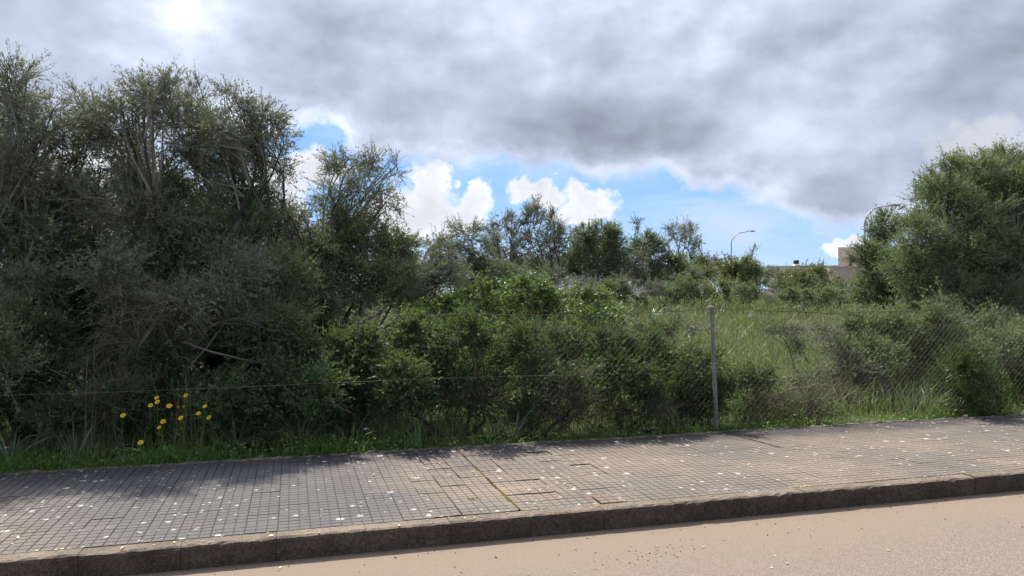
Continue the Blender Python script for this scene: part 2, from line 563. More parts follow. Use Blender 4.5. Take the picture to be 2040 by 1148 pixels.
def kerb_mat(name, c0, c1, grime):
    m_, N, out = new_mat(name)
    g = N.node('ShaderNodeNewGeometry').outputs['Position']
    oi = N.node('ShaderNodeObjectInfo').outputs['Random']
    n1 = N.noise(g, 5, 6, 0.65)
    n2 = N.noise(g, 45, 5, 0.7)
    vo = N.node('ShaderNodeTexVoronoi', feature='F1')
    N.l.new(g, vo.inputs['Vector'])
    vo.inputs['Scale'].default_value = 190
    agg = N.sep(vo.outputs['Color'])[0]
    c = N.mix(N.sstep(n1, 0.32, 0.68), c0, c1)
    c = N.mix(N.m('MULTIPLY', N.sstep(n2, 0.42, 0.62), 0.6), c, grime)
    c = N.mix(N.m('MULTIPLY', N.m('GREATER_THAN', agg, 0.9), 0.3), c, (0.30, 0.26, 0.22))
    c = N.mix(N.m('MULTIPLY', oi, 0.3), c, grime)
    N.l.new(principled(N, c, 0.9, 0.2, bump=N.m('ADD', n2, N.m('MULTIPLY', agg, 0.3)), bump_d=0.006), out.inputs[0])
    return m_


M['pad'] = pavement_mat('tile_pad')
M['groove'] = pavement_mat('tile_groove', False)
M['road'] = road_mat()
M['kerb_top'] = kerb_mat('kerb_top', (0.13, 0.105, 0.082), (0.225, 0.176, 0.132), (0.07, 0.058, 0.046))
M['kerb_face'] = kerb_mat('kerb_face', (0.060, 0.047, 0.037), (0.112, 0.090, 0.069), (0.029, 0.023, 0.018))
M['edging'] = mat_simple('edging_mortar', (0.125, 0.108, 0.088), 0.95, 0.1, var=0.5, scale=12)
M['steel'] = kerb_mat('galvanised_post', (0.19, 0.19, 0.185), (0.33, 0.33, 0.32), (0.075, 0.062, 0.05))
M['wire'] = mat_simple('rusty_wire', (0.085, 0.055, 0.038), 0.75, 0.3, 0.3, 0.4, 30)
M['wire_grey'] = mat_simple('grey_wire', (0.16, 0.15, 0.14), 0.6, 0.4, 0.4, 0.3, 30)
M['petal'] = leaf_mat('yellow_petal', [(0, (0.75, 0.50, 0.01)), (1, (0.88, 0.64, 0.02))], (0.7, 0.5, 0.02), 0.3)
M['disc'] = mat_simple('orange_flower_disc', (0.62, 0.30, 0.01), 0.9, 0.1, var=0.3, scale=300)
M['white_petal'] = leaf_mat('white_petal', [(0, (0.6, 0.58, 0.6)), (1, (0.75, 0.72, 0.75))], (0.6, 0.6, 0.6), 0.3)
M['lamp_pole'] = mat_simple('lamp_pole_steel', (0.36, 0.36, 0.36), 0.5, 0.4, 0.3, 0.1, 5)
M['lamp_head'] = mat_simple('lamp_head_shell', (0.30, 0.29, 0.27), 0.5, 0.4, 0.0, 0.1, 5)
M['lamp_glass'] = mat_simple('lamp_lens', (0.5, 0.5, 0.46), 0.25, 0.5, 0.0, 0.05, 5)
M['plaster'] = mat_simple('pink_beige_plaster', (0.68, 0.54, 0.46), 0.9, 0.2, var=0.08, scale=1.5)
M['plaster_brown'] = mat_simple('brown_plaster', (0.48, 0.36, 0.30), 0.9, 0.2, var=0.1, scale=1.5)
M['plaster_white'] = mat_simple('white_plaster', (0.68, 0.66, 0.62), 0.9, 0.2, var=0.08, scale=1.5)
M['coping'] = mat_simple('grey_coping', (0.42, 0.42, 0.42), 0.9, 0.2, var=0.1, scale=3)
M['glass'] = mat_simple('dark_window_glass', (0.03, 0.035, 0.04), 0.1, 0.5, var=0.1, scale=1)
M['frame'] = mat_simple('window_frame', (0.16, 0.13, 0.11), 0.6, 0.3, var=0.1, scale=5)
M['tank'] = mat_simple('black_plastic_tank', (0.012, 0.012, 0.014), 0.5, 0.4, var=0.2, scale=3)
M['stone'] = mat_simple('pale_stone', (0.42, 0.38, 0.33), 0.9, 0.2, var=0.3, scale=40)
M['gravel'] = mat_simple('dark_gravel', (0.085, 0.070, 0.058), 0.9, 0.2, var=0.5, scale=60)
M['litter'] = leaf_mat('fallen_leaf', [(0, (0.30, 0.22, 0.10)), (0.5, (0.48, 0.40, 0.22)), (1, (0.60, 0.55, 0.38))], (0.5, 0.42, 0.25), 0.15)
M['moss'] = mat_simple('joint_moss', (0.085, 0.070, 0.016), 1.0, 0.05, var=0.5, scale=90)


def earth_mat():
    m_, N, out = new_mat('earth')
    g = N.node('ShaderNodeNewGeometry').outputs['Position']
    a = N.noise(g, 0.5, 6, 0.6)
    b = N.noise(g, 9, 6, 0.7)
    c = N.mix(N.sstep(a, 0.35, 0.65), (0.050, 0.055, 0.026), (0.085, 0.085, 0.042))
    c = N.mix(N.m('MULTIPLY', N.sstep(b, 0.4, 0.7), 0.6), c, (0.060, 0.045, 0.032))
    N.l.new(principled(N, c, 0.95, 0.1, bump=b, bump_d=0.04), out.inputs[0])
    return m_


M['earth'] = earth_mat()

# ------------------------------------------------------------------ the setting: ground, road, kerb, pavement
def build_ground():
    g = Geo()
    ss = np.unique(np.concatenate([np.linspace(-900, -40, 12), np.linspace(-40, 60, 120), np.linspace(60, 1000, 14)]))
    tt = np.unique(np.concatenate([np.linspace(TB + 0.005, 14, 50), np.linspace(14, 40, 40), np.linspace(40, 1500, 24)]))
    S, T = np.meshgrid(ss, tt, indexing='ij')
    X, Y = S * CA - T * SA, S * SA + T * CA
    Z = ground_z(X, Y)
    v = np.stack([X, Y, Z], -1).reshape(-1, 3)
    idx = np.arange(len(v)).reshape(S.shape)
    q = np.stack([idx[:-1, :-1], idx[1:, :-1], idx[1:, 1:], idx[:-1, 1:]], -1).reshape(-1, 4)
    g.add(v, q=q)
    tag(g.build('ground', M['earth'], smooth=True), kind='structure')
    # road sheet and the ground beyond its other side
    g = Geo()
    ss = np.linspace(-120, 160, 90)
    tt = np.array([-3.5, -1.0, 1.5, 3.0, 4.0, TF + 0.05])
    S, T = np.meshgrid(ss, tt, indexing='ij')
    Z = 0.012 * np.sin(T * 0.9) * 0 + 0 * S
    v = np.stack([S * CA - T * SA, S * SA + T * CA, Z], -1).reshape(-1, 3)
    idx = np.arange(len(v)).reshape(S.shape)
    g.add(v, q=np.stack([idx[:-1, :-1], idx[1:, :-1], idx[1:, 1:], idx[:-1, 1:]], -1).reshape(-1, 4))
    tag(g.build('road', M['road']), kind='structure')
    g = Geo()
    v = [W(-900, -800, -0.02), W(1000, -800, -0.02), W(1000, -3.45, -0.02), W(-900, -3.45, -0.02)]
    g.add(v, q=[[0, 1, 2, 3]])
    tag(g.build('far_roadside_ground', M['earth']), kind='structure')


def build_kerb():
    rng = np.random.default_rng(5)
    root = empty('kerb', (0, 0, 0), kind='structure')
    gb = Geo()
    v = []
    for s_ in (-14, 30):
        v += [W(s_, TF + 0.012, -0.06), W(s_, TF + 0.012, KH - 0.025), W(s_, TI + 0.02, KH - 0.025), W(s_, TI + 0.02, -0.06)]
    gb.add(v, q=[[0, 4, 5, 1], [1, 5, 6, 2], [2, 6, 7, 3]])
    gb.build('kerb_bed', M['groove'], root)
    L = 0.5
    s0 = -1.14 * 0.952                 # a joint that shows in the photo
    i0, i1 = -18, 40
    for i in range(i0, i1):
        a, b = s0 + i * L + 0.0015, s0 + (i + 1) * L - 0.0015
        prof = [(TF, -0.05), (TF, KH - 0.022), (TF + 0.006, KH - 0.008), (TF + 0.02, KH), (TI - 0.006, KH + 0.001), (TI - 0.004, -0.05)]
        n = 13
        us = np.linspace(a, b, n)
        dz = rng.normal(0, 0.0012)
        dt = rng.normal(0, 0.0015)
        v = []
        for j, u in enumerate(us):
            for k, (t_, z_) in enumerate(prof):
                e1 = rng.normal(0, 0.0022) if k in (1, 2, 3) else 0
                e2 = rng.normal(0, 0.003) if k in (1, 2, 3) else 0
                v.append(W(u, t_ + dt + abs(e1), z_ + dz + (e2 if e2 < 0 else e2 * 0.3)))
        v = np.array(v)
        if i in (7, 9):                # chipped arris
            j = 4 if i == 7 else 10
            for jj, am in ((j - 1, 0.3), (j, 1.0), (j + 1, 0.45)):
                for k, (dt_, dz_) in ((1, (0.006, -0.010)), (2, (0.014, -0.011)), (3, (0.016, -0.006))):
                    v[jj * 6 + k] += W(0, dt_ * am, dz_ * am)
        idx = np.arange(n * 6).reshape(n, 6)
        g = Geo()
        qf = np.stack([idx[:-1, :-1], idx[1:, :-1], idx[1:, 1:], idx[:-1, 1:]], -1)
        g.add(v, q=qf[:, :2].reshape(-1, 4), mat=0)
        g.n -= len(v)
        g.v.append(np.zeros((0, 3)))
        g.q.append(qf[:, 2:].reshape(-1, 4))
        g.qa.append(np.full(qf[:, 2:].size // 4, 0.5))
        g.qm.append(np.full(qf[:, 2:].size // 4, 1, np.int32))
        g.n += len(v)
        # end caps
        for e in (0, n - 1):
            r = idx[e]
            g.q += [np.array([[r[0], r[1], r[2], r[5]], [r[5], r[2], r[3], r[4]]])]
            g.qa.append(np.full(2, 0.5))
            g.qm.append(np.zeros(2, np.int32))
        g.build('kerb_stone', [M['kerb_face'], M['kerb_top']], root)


TILE = 0.183


def tile_geo():
    g = Geo()
    h = TILE / 2 - 0.0008
    g.add([(-h, -h, -0.004), (h, -h, -0.004), (h, h, -0.004), (-h, h, -0.004)], q=[[0, 1, 2, 3]], mat=1)
    p = TILE / 3
    for i in range(3):
        for j in range(3):
            cx, cy_ = (i - 1) * p, (j - 1) * p
            a, b = p / 2 - 0.0020, p / 2 - 0.0038
            v = [(cx + sx * a, cy_ + sy * a, -0.004) for sx, sy in ((-1, -1), (1, -1), (1, 1), (-1, 1))]
            v += [(cx + sx * b, cy_ + sy * b, 0.0) for sx, sy in ((-1, -1), (1, -1), (1, 1), (-1, 1))]
            g.add(v, q=[[4, 5, 6, 7]], mat=0)
            g.add(v, q=[[0, 1, 5, 4], [1, 2, 6, 5], [2, 3, 7, 6], [3, 0, 4, 7]], mat=1)
    return g


def build_pavement():
    rng = np.random.default_rng(11)
    g = Geo()
    ss = np.linspace(-60, 90, 60)
    v = []
    for s in ss:
        v += [W(s, TI - 0.004, KH - 0.012), W(s, TB + 0.06, KH - 0.012)]
    idx = np.arange(len(v)).reshape(-1, 2)
    g.add(v, q=np.stack([idx[:-1, 0], idx[1:, 0], idx[1:, 1], idx[:-1, 1]], -1))
    root = tag(g.build('pavement', M['groove']), kind='structure')
    tg = tile_geo()
    me = tg.mesh('pavement_tile', [M['pad'], M['groove']])
    tv = np.concatenate(tg.v)
    tq = np.concatenate(tg.q)
    tm = np.concatenate(tg.qm)
    cand = []
    S0, S1 = -7.4, 16.4
    seam = 1.52                        # the wide mossy joint
    n = int((S1 - S0) / TILE)
    for i in range(n):
        for j in range(11):
            s = S0 + (i + 0.5) * TILE
            t = TI + 0.006 + (j + 0.5) * TILE
            if s > seam - 0.08:
                s += 0.014             # joint opens here
            elif s > seam - 0.68:
                t += (0.010, -0.004, 0.014)[i % 3] * (1 if j < 10 else 0.3)   # relaid courses, out of line
                s += 0.003 * ((i % 3) - 1)
            dz, rx, ry = rng.normal(0, 0.0008), rng.normal(0, 0.004), rng.normal(0, 0.004)
            if abs(s - seam) < 0.75:
                dz, rx, ry = dz + rng.normal(0, 0.0022), rx + rng.normal(0, 0.010), ry + rng.normal(0, 0.010)
            p = W(s, t, KH + dz)
            k = p[0] / p[1] if p[1] > 1 else 9
            px = 1020 + k * F
            inview = -40 < px < 2080 and p[1] > 1
            size = 1.0 / (p[1] ** 2) if inview else 0
            cand.append((size, p, rx, ry))
    cand.sort(key=lambda c: -c[0])
    for size, p, rx, ry in cand[:300]:
        o = bpy.data.objects.new('pavement_tile', me)
        o.location = p
        o.rotation_euler = (rx, ry, A)
        o.parent = root
        col.objects.link(o)
    g = Geo()
    for size, p, rx, ry in cand[300:]:
        z = tv[:, 2] + tv[:, 1] * rx - tv[:, 0] * ry
        x = tv[:, 0] * CA - tv[:, 1] * SA + p[0]
        y = tv[:, 0] * SA + tv[:, 1] * CA + p[1]
        base = g.n
        g.v.append(np.stack([x, y, z + p[2]], -1))
        g.q.append(tq + base)
        g.qa.append(np.full(len(tq), 0.5))
        g.qm.append(tm)
        g.n += len(tv)
    tag(g.build('paving_tiles', [M['pad'], M['groove']], root), kind='stuff')
    # rough mortar edging that closes the pavement against the plot
    g = Geo()
    ss = np.arange(-14, 30, 0.05)
    wob = np.cumsum(rng.normal(0, 0.006, len(ss)))
    wob = wob - np.convolve(wob, np.ones(60) / 60, 'same') + rng.normal(0, 0.006, len(ss))
    wob = np.clip(wob, -0.035, 0.035)
    v = []
    for s, w_ in zip(ss, wob):
        hz = 0.002 + abs(rng.normal(0, 0.005))
        v += [W(s, 6.590 + w_, KH - 0.008), W(s, 6.598 + w_, KH + hz), W(s, 6.63 + w_ + rng.normal(0, 0.010), KH + hz + 0.003), W(s, 6.67 + w_ * 0.5, KH - 0.03)]
    idx = np.arange(len(v)).reshape(-1, 4)
    g.add(v, q=np.stack([idx[:-1, :-1], idx[1:, :-1], idx[1:, 1:], idx[:-1, 1:]], -1).reshape(-1, 4))
    tag(g.build('pavement_edging', M['edging'], smooth=False), kind='structure')
    # moss in the wide joint
    g = Geo()
    seam_c = min((c_ for c_ in (S0 + TILE * k_ for k_ in range(n)) if c_ > seam - 0.18)) + 0.007
    ts = np.linspace(4.62, 6.5, 90)
    v = []
    for t in ts:
        w_ = 0.005 + 0.003 * math.sin(t * 9) + abs(rng.normal(0, 0.004)) + 0.012 * max(0, 1 - abs(t - 4.78) / 0.22) + 0.010 * max(0, 1 - abs(t - 6.4) / 0.15)
        w_ *= 0.35 + 0.65 * max(0, math.sin(t * 5.1 + 2.2 * math.sin(t * 3)))
        z = KH - 0.004 + abs(rng.normal(0, 0.003))
        c = seam_c + rng.normal(0, 0.003)
        v += [W(c - w_, t, KH - 0.006), W(c - w_ * 0.3, t, z + 0.004), W(c + w_ * 0.4, t, z + 0.003), W(c + w_, t, KH - 0.006)]
    idx = np.arange(len(v)).reshape(-1, 4)
    g.add(v, q=np.stack([idx[:-1, :-1], idx[1:, :-1], idx[1:, 1:], idx[:-1, 1:]], -1).reshape(-1, 4))
    tag(g.build('joint_moss', M['moss']), 'olive brown moss filling the wide joint across the pavement', 'moss', kind='stuff')


build_ground()
build_kerb()
build_pavement()

# ------------------------------------------------------------------ plants
class Spec:
    def __init__(self, leaf='olive', twig='twig', L=0.045, w=0.011, lpt=12, tpb=11, tw=0.20, up=0.35, droop=0.0,
                 bare=0.1, lai=3.0, shell=2.4, spread=0.75, trad=0.0022, leaf_spread=0.75, shape=0.45, vbias=0.0, core=1.2):
        self.__dict__.update(locals())


SP = {
    'olive': Spec(lai=1.75, bare=0.33, tw=0.23, up=0.22, L=0.042, w=0.0095, trad=0.0024, core=0.35),
    'olive_thin': Spec(lai=0.85, bare=0.58, tw=0.25, up=0.25, trad=0.0024, core=0.35),
    'olive_bare': Spec(lai=0.5, bare=0.80, tw=0.22, up=0.4, trad=0.0022, spread=1.2, tpb=7, core=0),
    'olive_dense': Spec(leaf='olive_green', lai=3.4, bare=0.08, tw=0.18, up=0.3, core=1.6),
    'green': Spec(leaf='olive_green', lai=2.7, bare=0.08, tw=0.24, up=0.5, vbias=0.15, core=1.2),
    'mastic': Spec(leaf='mastic', twig='brown', L=0.036, w=0.016, lai=3.6, bare=0.08, tw=0.16, up=0.35, lpt=13, core=1.7),
    'mastic_open': Spec(leaf='mastic', twig='brown', L=0.034, w=0.014, lai=2.6, bare=0.25, tw=0.2, up=0.35, lpt=11, core=1.3),
    'bramble': Spec(leaf='bramble', twig='brown', L=0.045, w=0.027, lai=3.0, bare=0.04, tw=0.2, up=0.35, lpt=9, leaf_spread=1.0, core=1.2),
    'broom': Spec(leaf='broom', twig='brown', L=0.04, w=0.006, lai=3.2, bare=0.0, tw=0.2, up=0.6, lpt=26, leaf_spread=0.6, core=1.6),
    'sage': Spec(leaf='sage', twig='dead', L=0.05, w=0.014, lai=3.0, bare=0.1, tw=0.26, up=0.7, lpt=12, core=1.2),
    'twiggy': Spec(leaf='mastic', twig='brown', L=0.03, w=0.012, lai=1.0, bare=0.75, tw=0.28, up=0.3, lpt=9, trad=0.0022, core=0.6),
    'dead': Spec(leaf='olive', twig='dead', L=0.03, w=0.008, lai=0.16, bare=0.93, tw=0.30, up=0.0, droop=0.22, lpt=8, trad=0.0016, spread=1.15, core=0),
}


def limb(rng, p0, p1, K, wob, sag=0.0):
    u = np.linspace(0, 1, K)[:, None]
    P = p0 + (p1 - p0) * u
    L = np.linalg.norm(p1 - p0)
    off = rng.normal(size=(3,)) * wob * L
    off2 = rng.normal(size=(3,)) * wob * 0.5 * L
    P = P + np.sin(u * math.pi) * off + np.sin(u * 2 * math.pi) * off2
    P[:, 2] += (np.sin(u[:, 0] * math.pi) * sag * L)
    return P


def crown(rng, gt, gl, c, r, root, sp, scale=1.0, dens=0.98, rf=None):
    """fill an ellipsoid (centre c, radii r) with branches, twigs and leaves; root: limb polyline"""
    rf = r if rf is None else rf
    area = math.pi * rf[0] * rf[2]
    L, wd = sp.L * 0.98 * scale, sp.w * 1.02 * scale
    lpt = int(round(sp.lpt * 1.3))
    nleaf = sp.lai * dens * area / (0.5 * L * wd)
    ntw = max(24, int(nleaf / (lpt * max(0.15, 1 - sp.bare))))
    if sp.bare > 0.7:
        ntw = int(min(ntw, area * (380 if sp.droop > 0 else 1000) / scale ** 1.5))
    nbr = max(4, ntw // sp.tpb)
    nsub = max(6, nbr // 3)
    sd = rdir(rng, nsub)
    sub = c + sd * r * (rng.random((nsub, 1)) ** (1 / sp.shell)) * rng.uniform(0.75, 1.05, (nsub, 1))
    ids = rng.integers(0, nsub, nbr)
    E = sub[ids] + rng.normal(size=(nbr, 3)) * r * 0.20
    ri = rng.integers(int(len(root) * 0.35), len(root), (nbr, 3))
    cand = root[ri]
    dsel = np.argmin(np.linalg.norm(cand - E[:, None], axis=2), axis=1)
    S = cand[np.arange(nbr), dsel]
    mid = (S + E) / 2 + rng.normal(size=(nbr, 3)) * 0.16 * np.linalg.norm(E - S, axis=1, keepdims=True)
    mid[:, 2] += 0.12 * np.linalg.norm(E - S, axis=1) * (1 if sp.droop <= 0 else 1.5)
    P = bez(S, mid, E, 5)
    blen = np.linalg.norm(E - S, axis=1)
    r0 = np.clip(0.010 * blen + 0.002, 0.003, 0.014) * (0.6 + 0.4 * scale)
    R = r0[:, None] * np.linspace(1, 0.35, 5)[None]
    bv = rng.random(nbr)
    tubes(gt, P, R, 3, bv * 0.6 + 0.2)
    # twigs
    bi = np.repeat(np.arange(nbr), sp.tpb)
    n = len(bi)
    u = rng.uniform(0.35, 1.0, n)[:, None]
    B = (1 - u) ** 2 * S[bi] + 2 * u * (1 - u) * mid[bi] + u ** 2 * E[bi]
    Tn = norm(2 * (1 - u) * (mid[bi] - S[bi]) + 2 * u * (E[bi] - mid[bi]))
    rad = norm((B - c) / r)
    D = norm(0.55 * Tn + 0.6 * rad + sp.up * np.array([0, 0, 1.0]) + sp.spread * rdir(rng, n))
    tl = sp.tw * (0.6 + 0.4 * scale) * rng.uniform(0.45, 1.25, n)[:, None]
    K = 4 if sp.bare > 0.7 else 2
    uu = np.linspace(0, 1, K)[None, :, None]
    bend = rdir(rng, n)[:, None, :] * 0.22 + np.array([0, 0, -sp.droop])
    TP = B[:, None] + D[:, None] * tl[:, None] * uu + bend * tl[:, None] * uu ** 2
    TR = (sp.trad * scale * rng.uniform(0.7, 1.3, n))[:, None] * np.linspace(1, 0.35, K)[None]
    tubes(gt, TP, TR, 3, np.clip(bv[bi] * 0.5 + rng.random(n) * 0.5, 0, 1))
    # leaves
    keep = np.where(rng.random(n) >= sp.bare)[0]
    li = np.repeat(keep, lpt)
    m_ = len(li)
    if m_:
        lu = rng.uniform(0.12, 1.02, m_)[:, None]
        LB = B[li] + D[li] * tl[li] * lu + bend[li, 0] * tl[li] * lu ** 2
        LD = norm(D[li] * 0.75 + rdir(rng, m_) * sp.leaf_spread + np.array([0, 0, 0.15]))
        var = np.clip(0.55 * bv[bi[li]] + 0.45 * rng.random(m_) + sp.vbias, 0, 1)
        leaves(gl, rng, LB, LD, L * rng.uniform(0.65, 1.2, m_), wd * rng.uniform(0.75, 1.2, m_), var, 0, sp.shape)
    # inner foliage of the lobe: larger leaf sprays deep inside
    if sp.core > 0:
        nc = int(sp.core * area / (0.5 * L * wd * 2.7))
        q = rdir(rng, nc) * (rng.random((nc, 1)) ** (1 / 2.6)) * 0.92
        B2 = c + q * r + rng.normal(size=(nc, 3)) * 0.03
        D2 = norm(norm(q / r) * 0.5 + rdir(rng, nc) + np.array([0, 0, 0.3]))
        leaves(gl, rng, B2, D2, L * 1.45 * rng.uniform(0.7, 1.2, nc), wd * 1.85 * rng.uniform(0.7, 1.2, nc), np.clip(rng.random(nc) * 0.8, 0, 1), 0, sp.shape)


def plant(name, label, cat, px, t, lobes, seed, spec='olive', trunk_r=0.07, stems=1, group=None, scale=1.0, lean=0.0,
          names=('trunk', 'branches', 'crown'), twig_mat=None, leaf=None, base=None, fork=0.3, zdepth=0.9):
    """lobes: (px, py, rx, ry[, spec, dt]) in photo pixels, at the distance of line t"""
    rng = np.random.default_rng(seed)
    b = on_ground(px, t) if base is None else np.asarray(base, float)
    root = empty(name, b, label, cat, group)
    gk, gt, gls = Geo(), Geo(), {}
    cs = []
    for lo in lobes:
        lpx, lpy, rx, ry = lo[:4]
        spn = lo[4] if len(lo) > 4 and lo[4] else spec
        dt = lo[5] if len(lo) > 5 else rng.uniform(-0.35, 0.35) * scale
        Y = depth(lpx, t + dt)
        c = at(lpx, lpy, t + dt)
        r = 1.12 * np.array([rx / F * Y, zdepth * 0.5 * (rx + ry) / F * Y, ry / F * Y])
        rs = np.maximum(0.55 * r, r - 0.36 * SP[spn].tw * (0.6 + 0.4 * scale))
        cs.append((c, rs, spn, r))
    top = np.mean([c_[0] for c_ in cs], axis=0)
    # stems that fork towards the lobes
    forks = []
    for k in range(stems):
        ang = rng.uniform(0, 6.28)
        fb = b + np.array([math.cos(ang), math.sin(ang), 0]) * (0.12 * (stems > 1)) * scale
        fp = b + (top - b) * fork + rng.normal(size=3) * np.array([0.25, 0.25, 0.08]) * (stems > 1) * scale
        fb = fb - np.array([0, 0, 0.08])
        P = limb(rng, fb, fp, 7, 0.06)
        rr = trunk_r * rng.uniform(0.75, 1.1)
        R = rr * np.linspace(1.25, 0.78, 7)
        R[0] *= 1.25
        tubes(gk, P, R, 8, 0.45)
        forks.append((fp, rr * 0.78))
    for c, r, spn, rfull in cs:
        j = int(np.argmin([np.linalg.norm((f - c)[:2]) + rng.random() * 0.4 for f, _ in forks]))
        fp, fr = forks[j]
        tgt = c + np.array([0, 0, 0.35 * r[2]])
        P = limb(rng, fp - np.array([0, 0, 0.04]), tgt, 12, 0.09, 0.05)
        rr = fr * (0.34 + 0.2 * rng.random()) * (0.5 if spn in ('olive_bare', 'dead') else 1.0)
        tubes(gk, P, np.linspace(rr, max(0.006, rr * 0.2), 12), 6, rng.random())
        sp = SP[spn]
        ml = leaf or sp.leaf
        gl = gls.setdefault(ml, Geo())
        crown(rng, gt, gl, c, r, P, sp, scale, rf=rfull)
    gk.build(names[0], M['bark'], root, smooth=True)
    gt.build(names[1], M[twig_mat or SP[spec].twig], root)
    for ml, gl in gls.items():
        if gl.n:
            gl.build(names[2], M[ml], root)
    return root


SH = ('stem', 'twigs', 'foliage')
TREES = 'wild olive trees of the thicket on the left'
MIDT = 'wild olive trees at the back of the plot'
HEDGE = 'evergreen shrubs along the fence'

plant('olive_tree', 'tall thin grey-green wild olive tree at the left picture edge', 'tree', 75, 8.3,
      [(35, 195, 70, 85), (-60, 260, 110, 130), (105, 245, 75, 85), (180, 235, 60, 70), (40, 340, 110, 90), (-20, 450, 120, 90),
       (130, 400, 95, 60, 'olive_dense'), (60, 480, 120, 70, 'green'), (150, 300, 60, 90, 'olive_thin'), (40, 560, 110, 60), (130, 520, 90, 60)], 1, 'olive', 0.085, 2, TREES)
plant('olive_tree', 'highest rounded wild olive crown of the thicket, left of the gap with sky', 'tree', 255, 8.5,
      [(305, 190, 85, 60), (240, 240, 80, 80), (350, 240, 75, 85), (405, 270, 55, 75), (290, 340, 95, 85), (390, 350, 70, 90), (200, 360, 80, 80, 'olive_thin'),
       (270, 440, 130, 70), (390, 450, 80, 60, 'green'), (330, 400, 90, 60, 'olive_dense'), (200, 500, 90, 60), (310, 510, 110, 50, 'olive_dense'), (400, 510, 80, 50, 'green')], 2, 'olive', 0.08, 2, TREES)
plant('olive_tree', 'wild olive tree with bare fan of twigs on its right side, beside blue sky patch', 'tree', 505, 8.8,
      [(465, 205, 60, 62), (530, 235, 48, 62, 'olive_thin'), (500, 300, 80, 65), (565, 310, 38, 70, 'olive_thin'), (455, 320, 50, 80),
       (480, 400, 75, 55, 'olive_dense'), (550, 400, 45, 40, 'olive_thin'), (470, 460, 80, 50, 'green'), (545, 450, 60, 40)], 3, 'olive', 0.07, 2, TREES)
plant('olive_tree', 'smaller leaning wild olive with bare twigs at its top right, right end of thicket', 'tree', 620, 9.2,
      [(695, 325, 48, 38), (745, 335, 38, 45, 'olive_thin'), (790, 345, 30, 48, 'olive_bare'), (720, 385, 65, 40), (660, 400, 50, 40, 'olive_thin'),
       (770, 410, 45, 35, 'olive_thin'), (690, 445, 80, 45), (600, 440, 60, 40, 'olive_thin'), (560, 470, 60, 40, 'olive_thin')], 4, 'olive', 0.06, 1, TREES, fork=0.25)
plant('olive_tree', 'dense dark round olive bush below the leaning olive', 'tree', 700, 9.0,
      [(700, 490, 95, 65, 'olive_dense'), (780, 500, 60, 50, 'olive_dense'), (640, 520, 80, 60, 'olive_dense'), (730, 560, 110, 60, 'olive_dense'), (640, 590, 90, 60, 'olive'),
       (800, 560, 60, 40, 'olive_thin')], 5, 'olive_dense', 0.06, 2, TREES)
plant('olive_tree', 'low spreading olive with a long slanting limb between thicket and bramble mound', 'tree', 690, 10.5,
      [(860, 510, 55, 45, 'olive'), (820, 545, 60, 40, 'olive'), (780, 590, 70, 40, 'olive_dense'), (900, 550, 60, 40, 'olive'), (840, 590, 60, 40, 'olive_dense')], 6, 'olive', 0.055, 1, TREES)
plant('olive_tree', 'dark thicket olive filling the gap behind the front crowns at the left', 'tree', 180, 10.2,
      [(60, 420, 130, 90), (220, 410, 120, 90), (370, 430, 120, 90), (120, 520, 150, 80), (300, 520, 140, 70), (480, 480, 100, 70)], 60, 'olive', 0.08, 3, TREES, scale=1.4)
plant('evergreen_bush', 'olive green bush behind the dead twigs, below the bare fan of twigs', 'bush', 560, 9.8,
      [(520, 470, 90, 50), (600, 500, 80, 50), (450, 540, 110, 60), (580, 570, 110, 60), (680, 620, 120, 60), (480, 630, 120, 60)], 61, 'olive', 0.05, 4, None, names=SH, scale=1.3)
plant('evergreen_bush', 'yellowish green bush in the middle of the left thicket', 'bush', 500, 8.2,
      [(490, 540, 90, 60, 'green'), (570, 550, 60, 55, 'green'), (440, 580, 80, 50, 'green'), (560, 620, 90, 60, 'mastic_open'), (430, 500, 80, 50, 'olive_thin')], 7, 'green', 0.035, 4, None, names=SH)
plant('evergreen_bush', 'dark evergreen bush deep in shade behind the dead twigs', 'bush', 250, 8.9,
      [(150, 560, 110, 80, 'mastic'), (260, 570, 100, 80, 'mastic_open'), (360, 560, 100, 80, 'olive_thin'), (200, 660, 140, 90, 'mastic_open'), (400, 680, 140, 100, 'mastic'),
       (540, 700, 120, 90, 'mastic'), (60, 560, 90, 90, 'olive_thin'), (300, 740, 150, 80, 'mastic')], 8, 'mastic', 0.04, 5, None, names=SH, scale=1.35)
plant('evergreen_bush', 'bright green leafy bush at left picture edge above the pavement', 'bush', 30, 7.4,
      [(40, 640, 75, 60, 'green'), (-20, 690, 90, 80, 'green'), (90, 690, 60, 60, 'mastic'), (30, 770, 120, 80, 'mastic'), (-60, 800, 90, 90, 'mastic'), (140, 760, 80, 80, 'twiggy')], 9, 'green', 0.025, 4, None, names=SH)
plant('dead_bush', 'grey dead bush of drooping bare twigs in the middle of the left thicket', 'bush', 320, 7.6,
      [(330, 600, 110, 60, 'dead', 0.0), (430, 640, 120, 70, 'dead', 0.2), (250, 640, 90, 80, 'dead', -0.2), (540, 670, 110, 70, 'mastic_open', -0.1), (200, 540, 90, 60, 'olive', -0.1), (380, 600, 100, 60, 'olive_thin', -0.2), (470, 560, 90, 50, 'olive', 0.0), (320, 700, 110, 60, 'twiggy', 0.1), (240, 590, 80, 50, 'olive_thin', 0.2)], 10, 'dead', 0.016, 2, None, names=SH)
plant('shrub', 'dark shaded shrub behind the yellow flowers', 'shrub', 300, 7.35,
      [(220, 800, 90, 60, 'twiggy'), (340, 790, 100, 70, 'mastic_open'), (470, 800, 100, 70, 'mastic'), (560, 780, 90, 80, 'mastic'), (140, 830, 80, 50, 'mastic_open')], 12, 'mastic', 0.018, 5, HEDGE, names=SH)
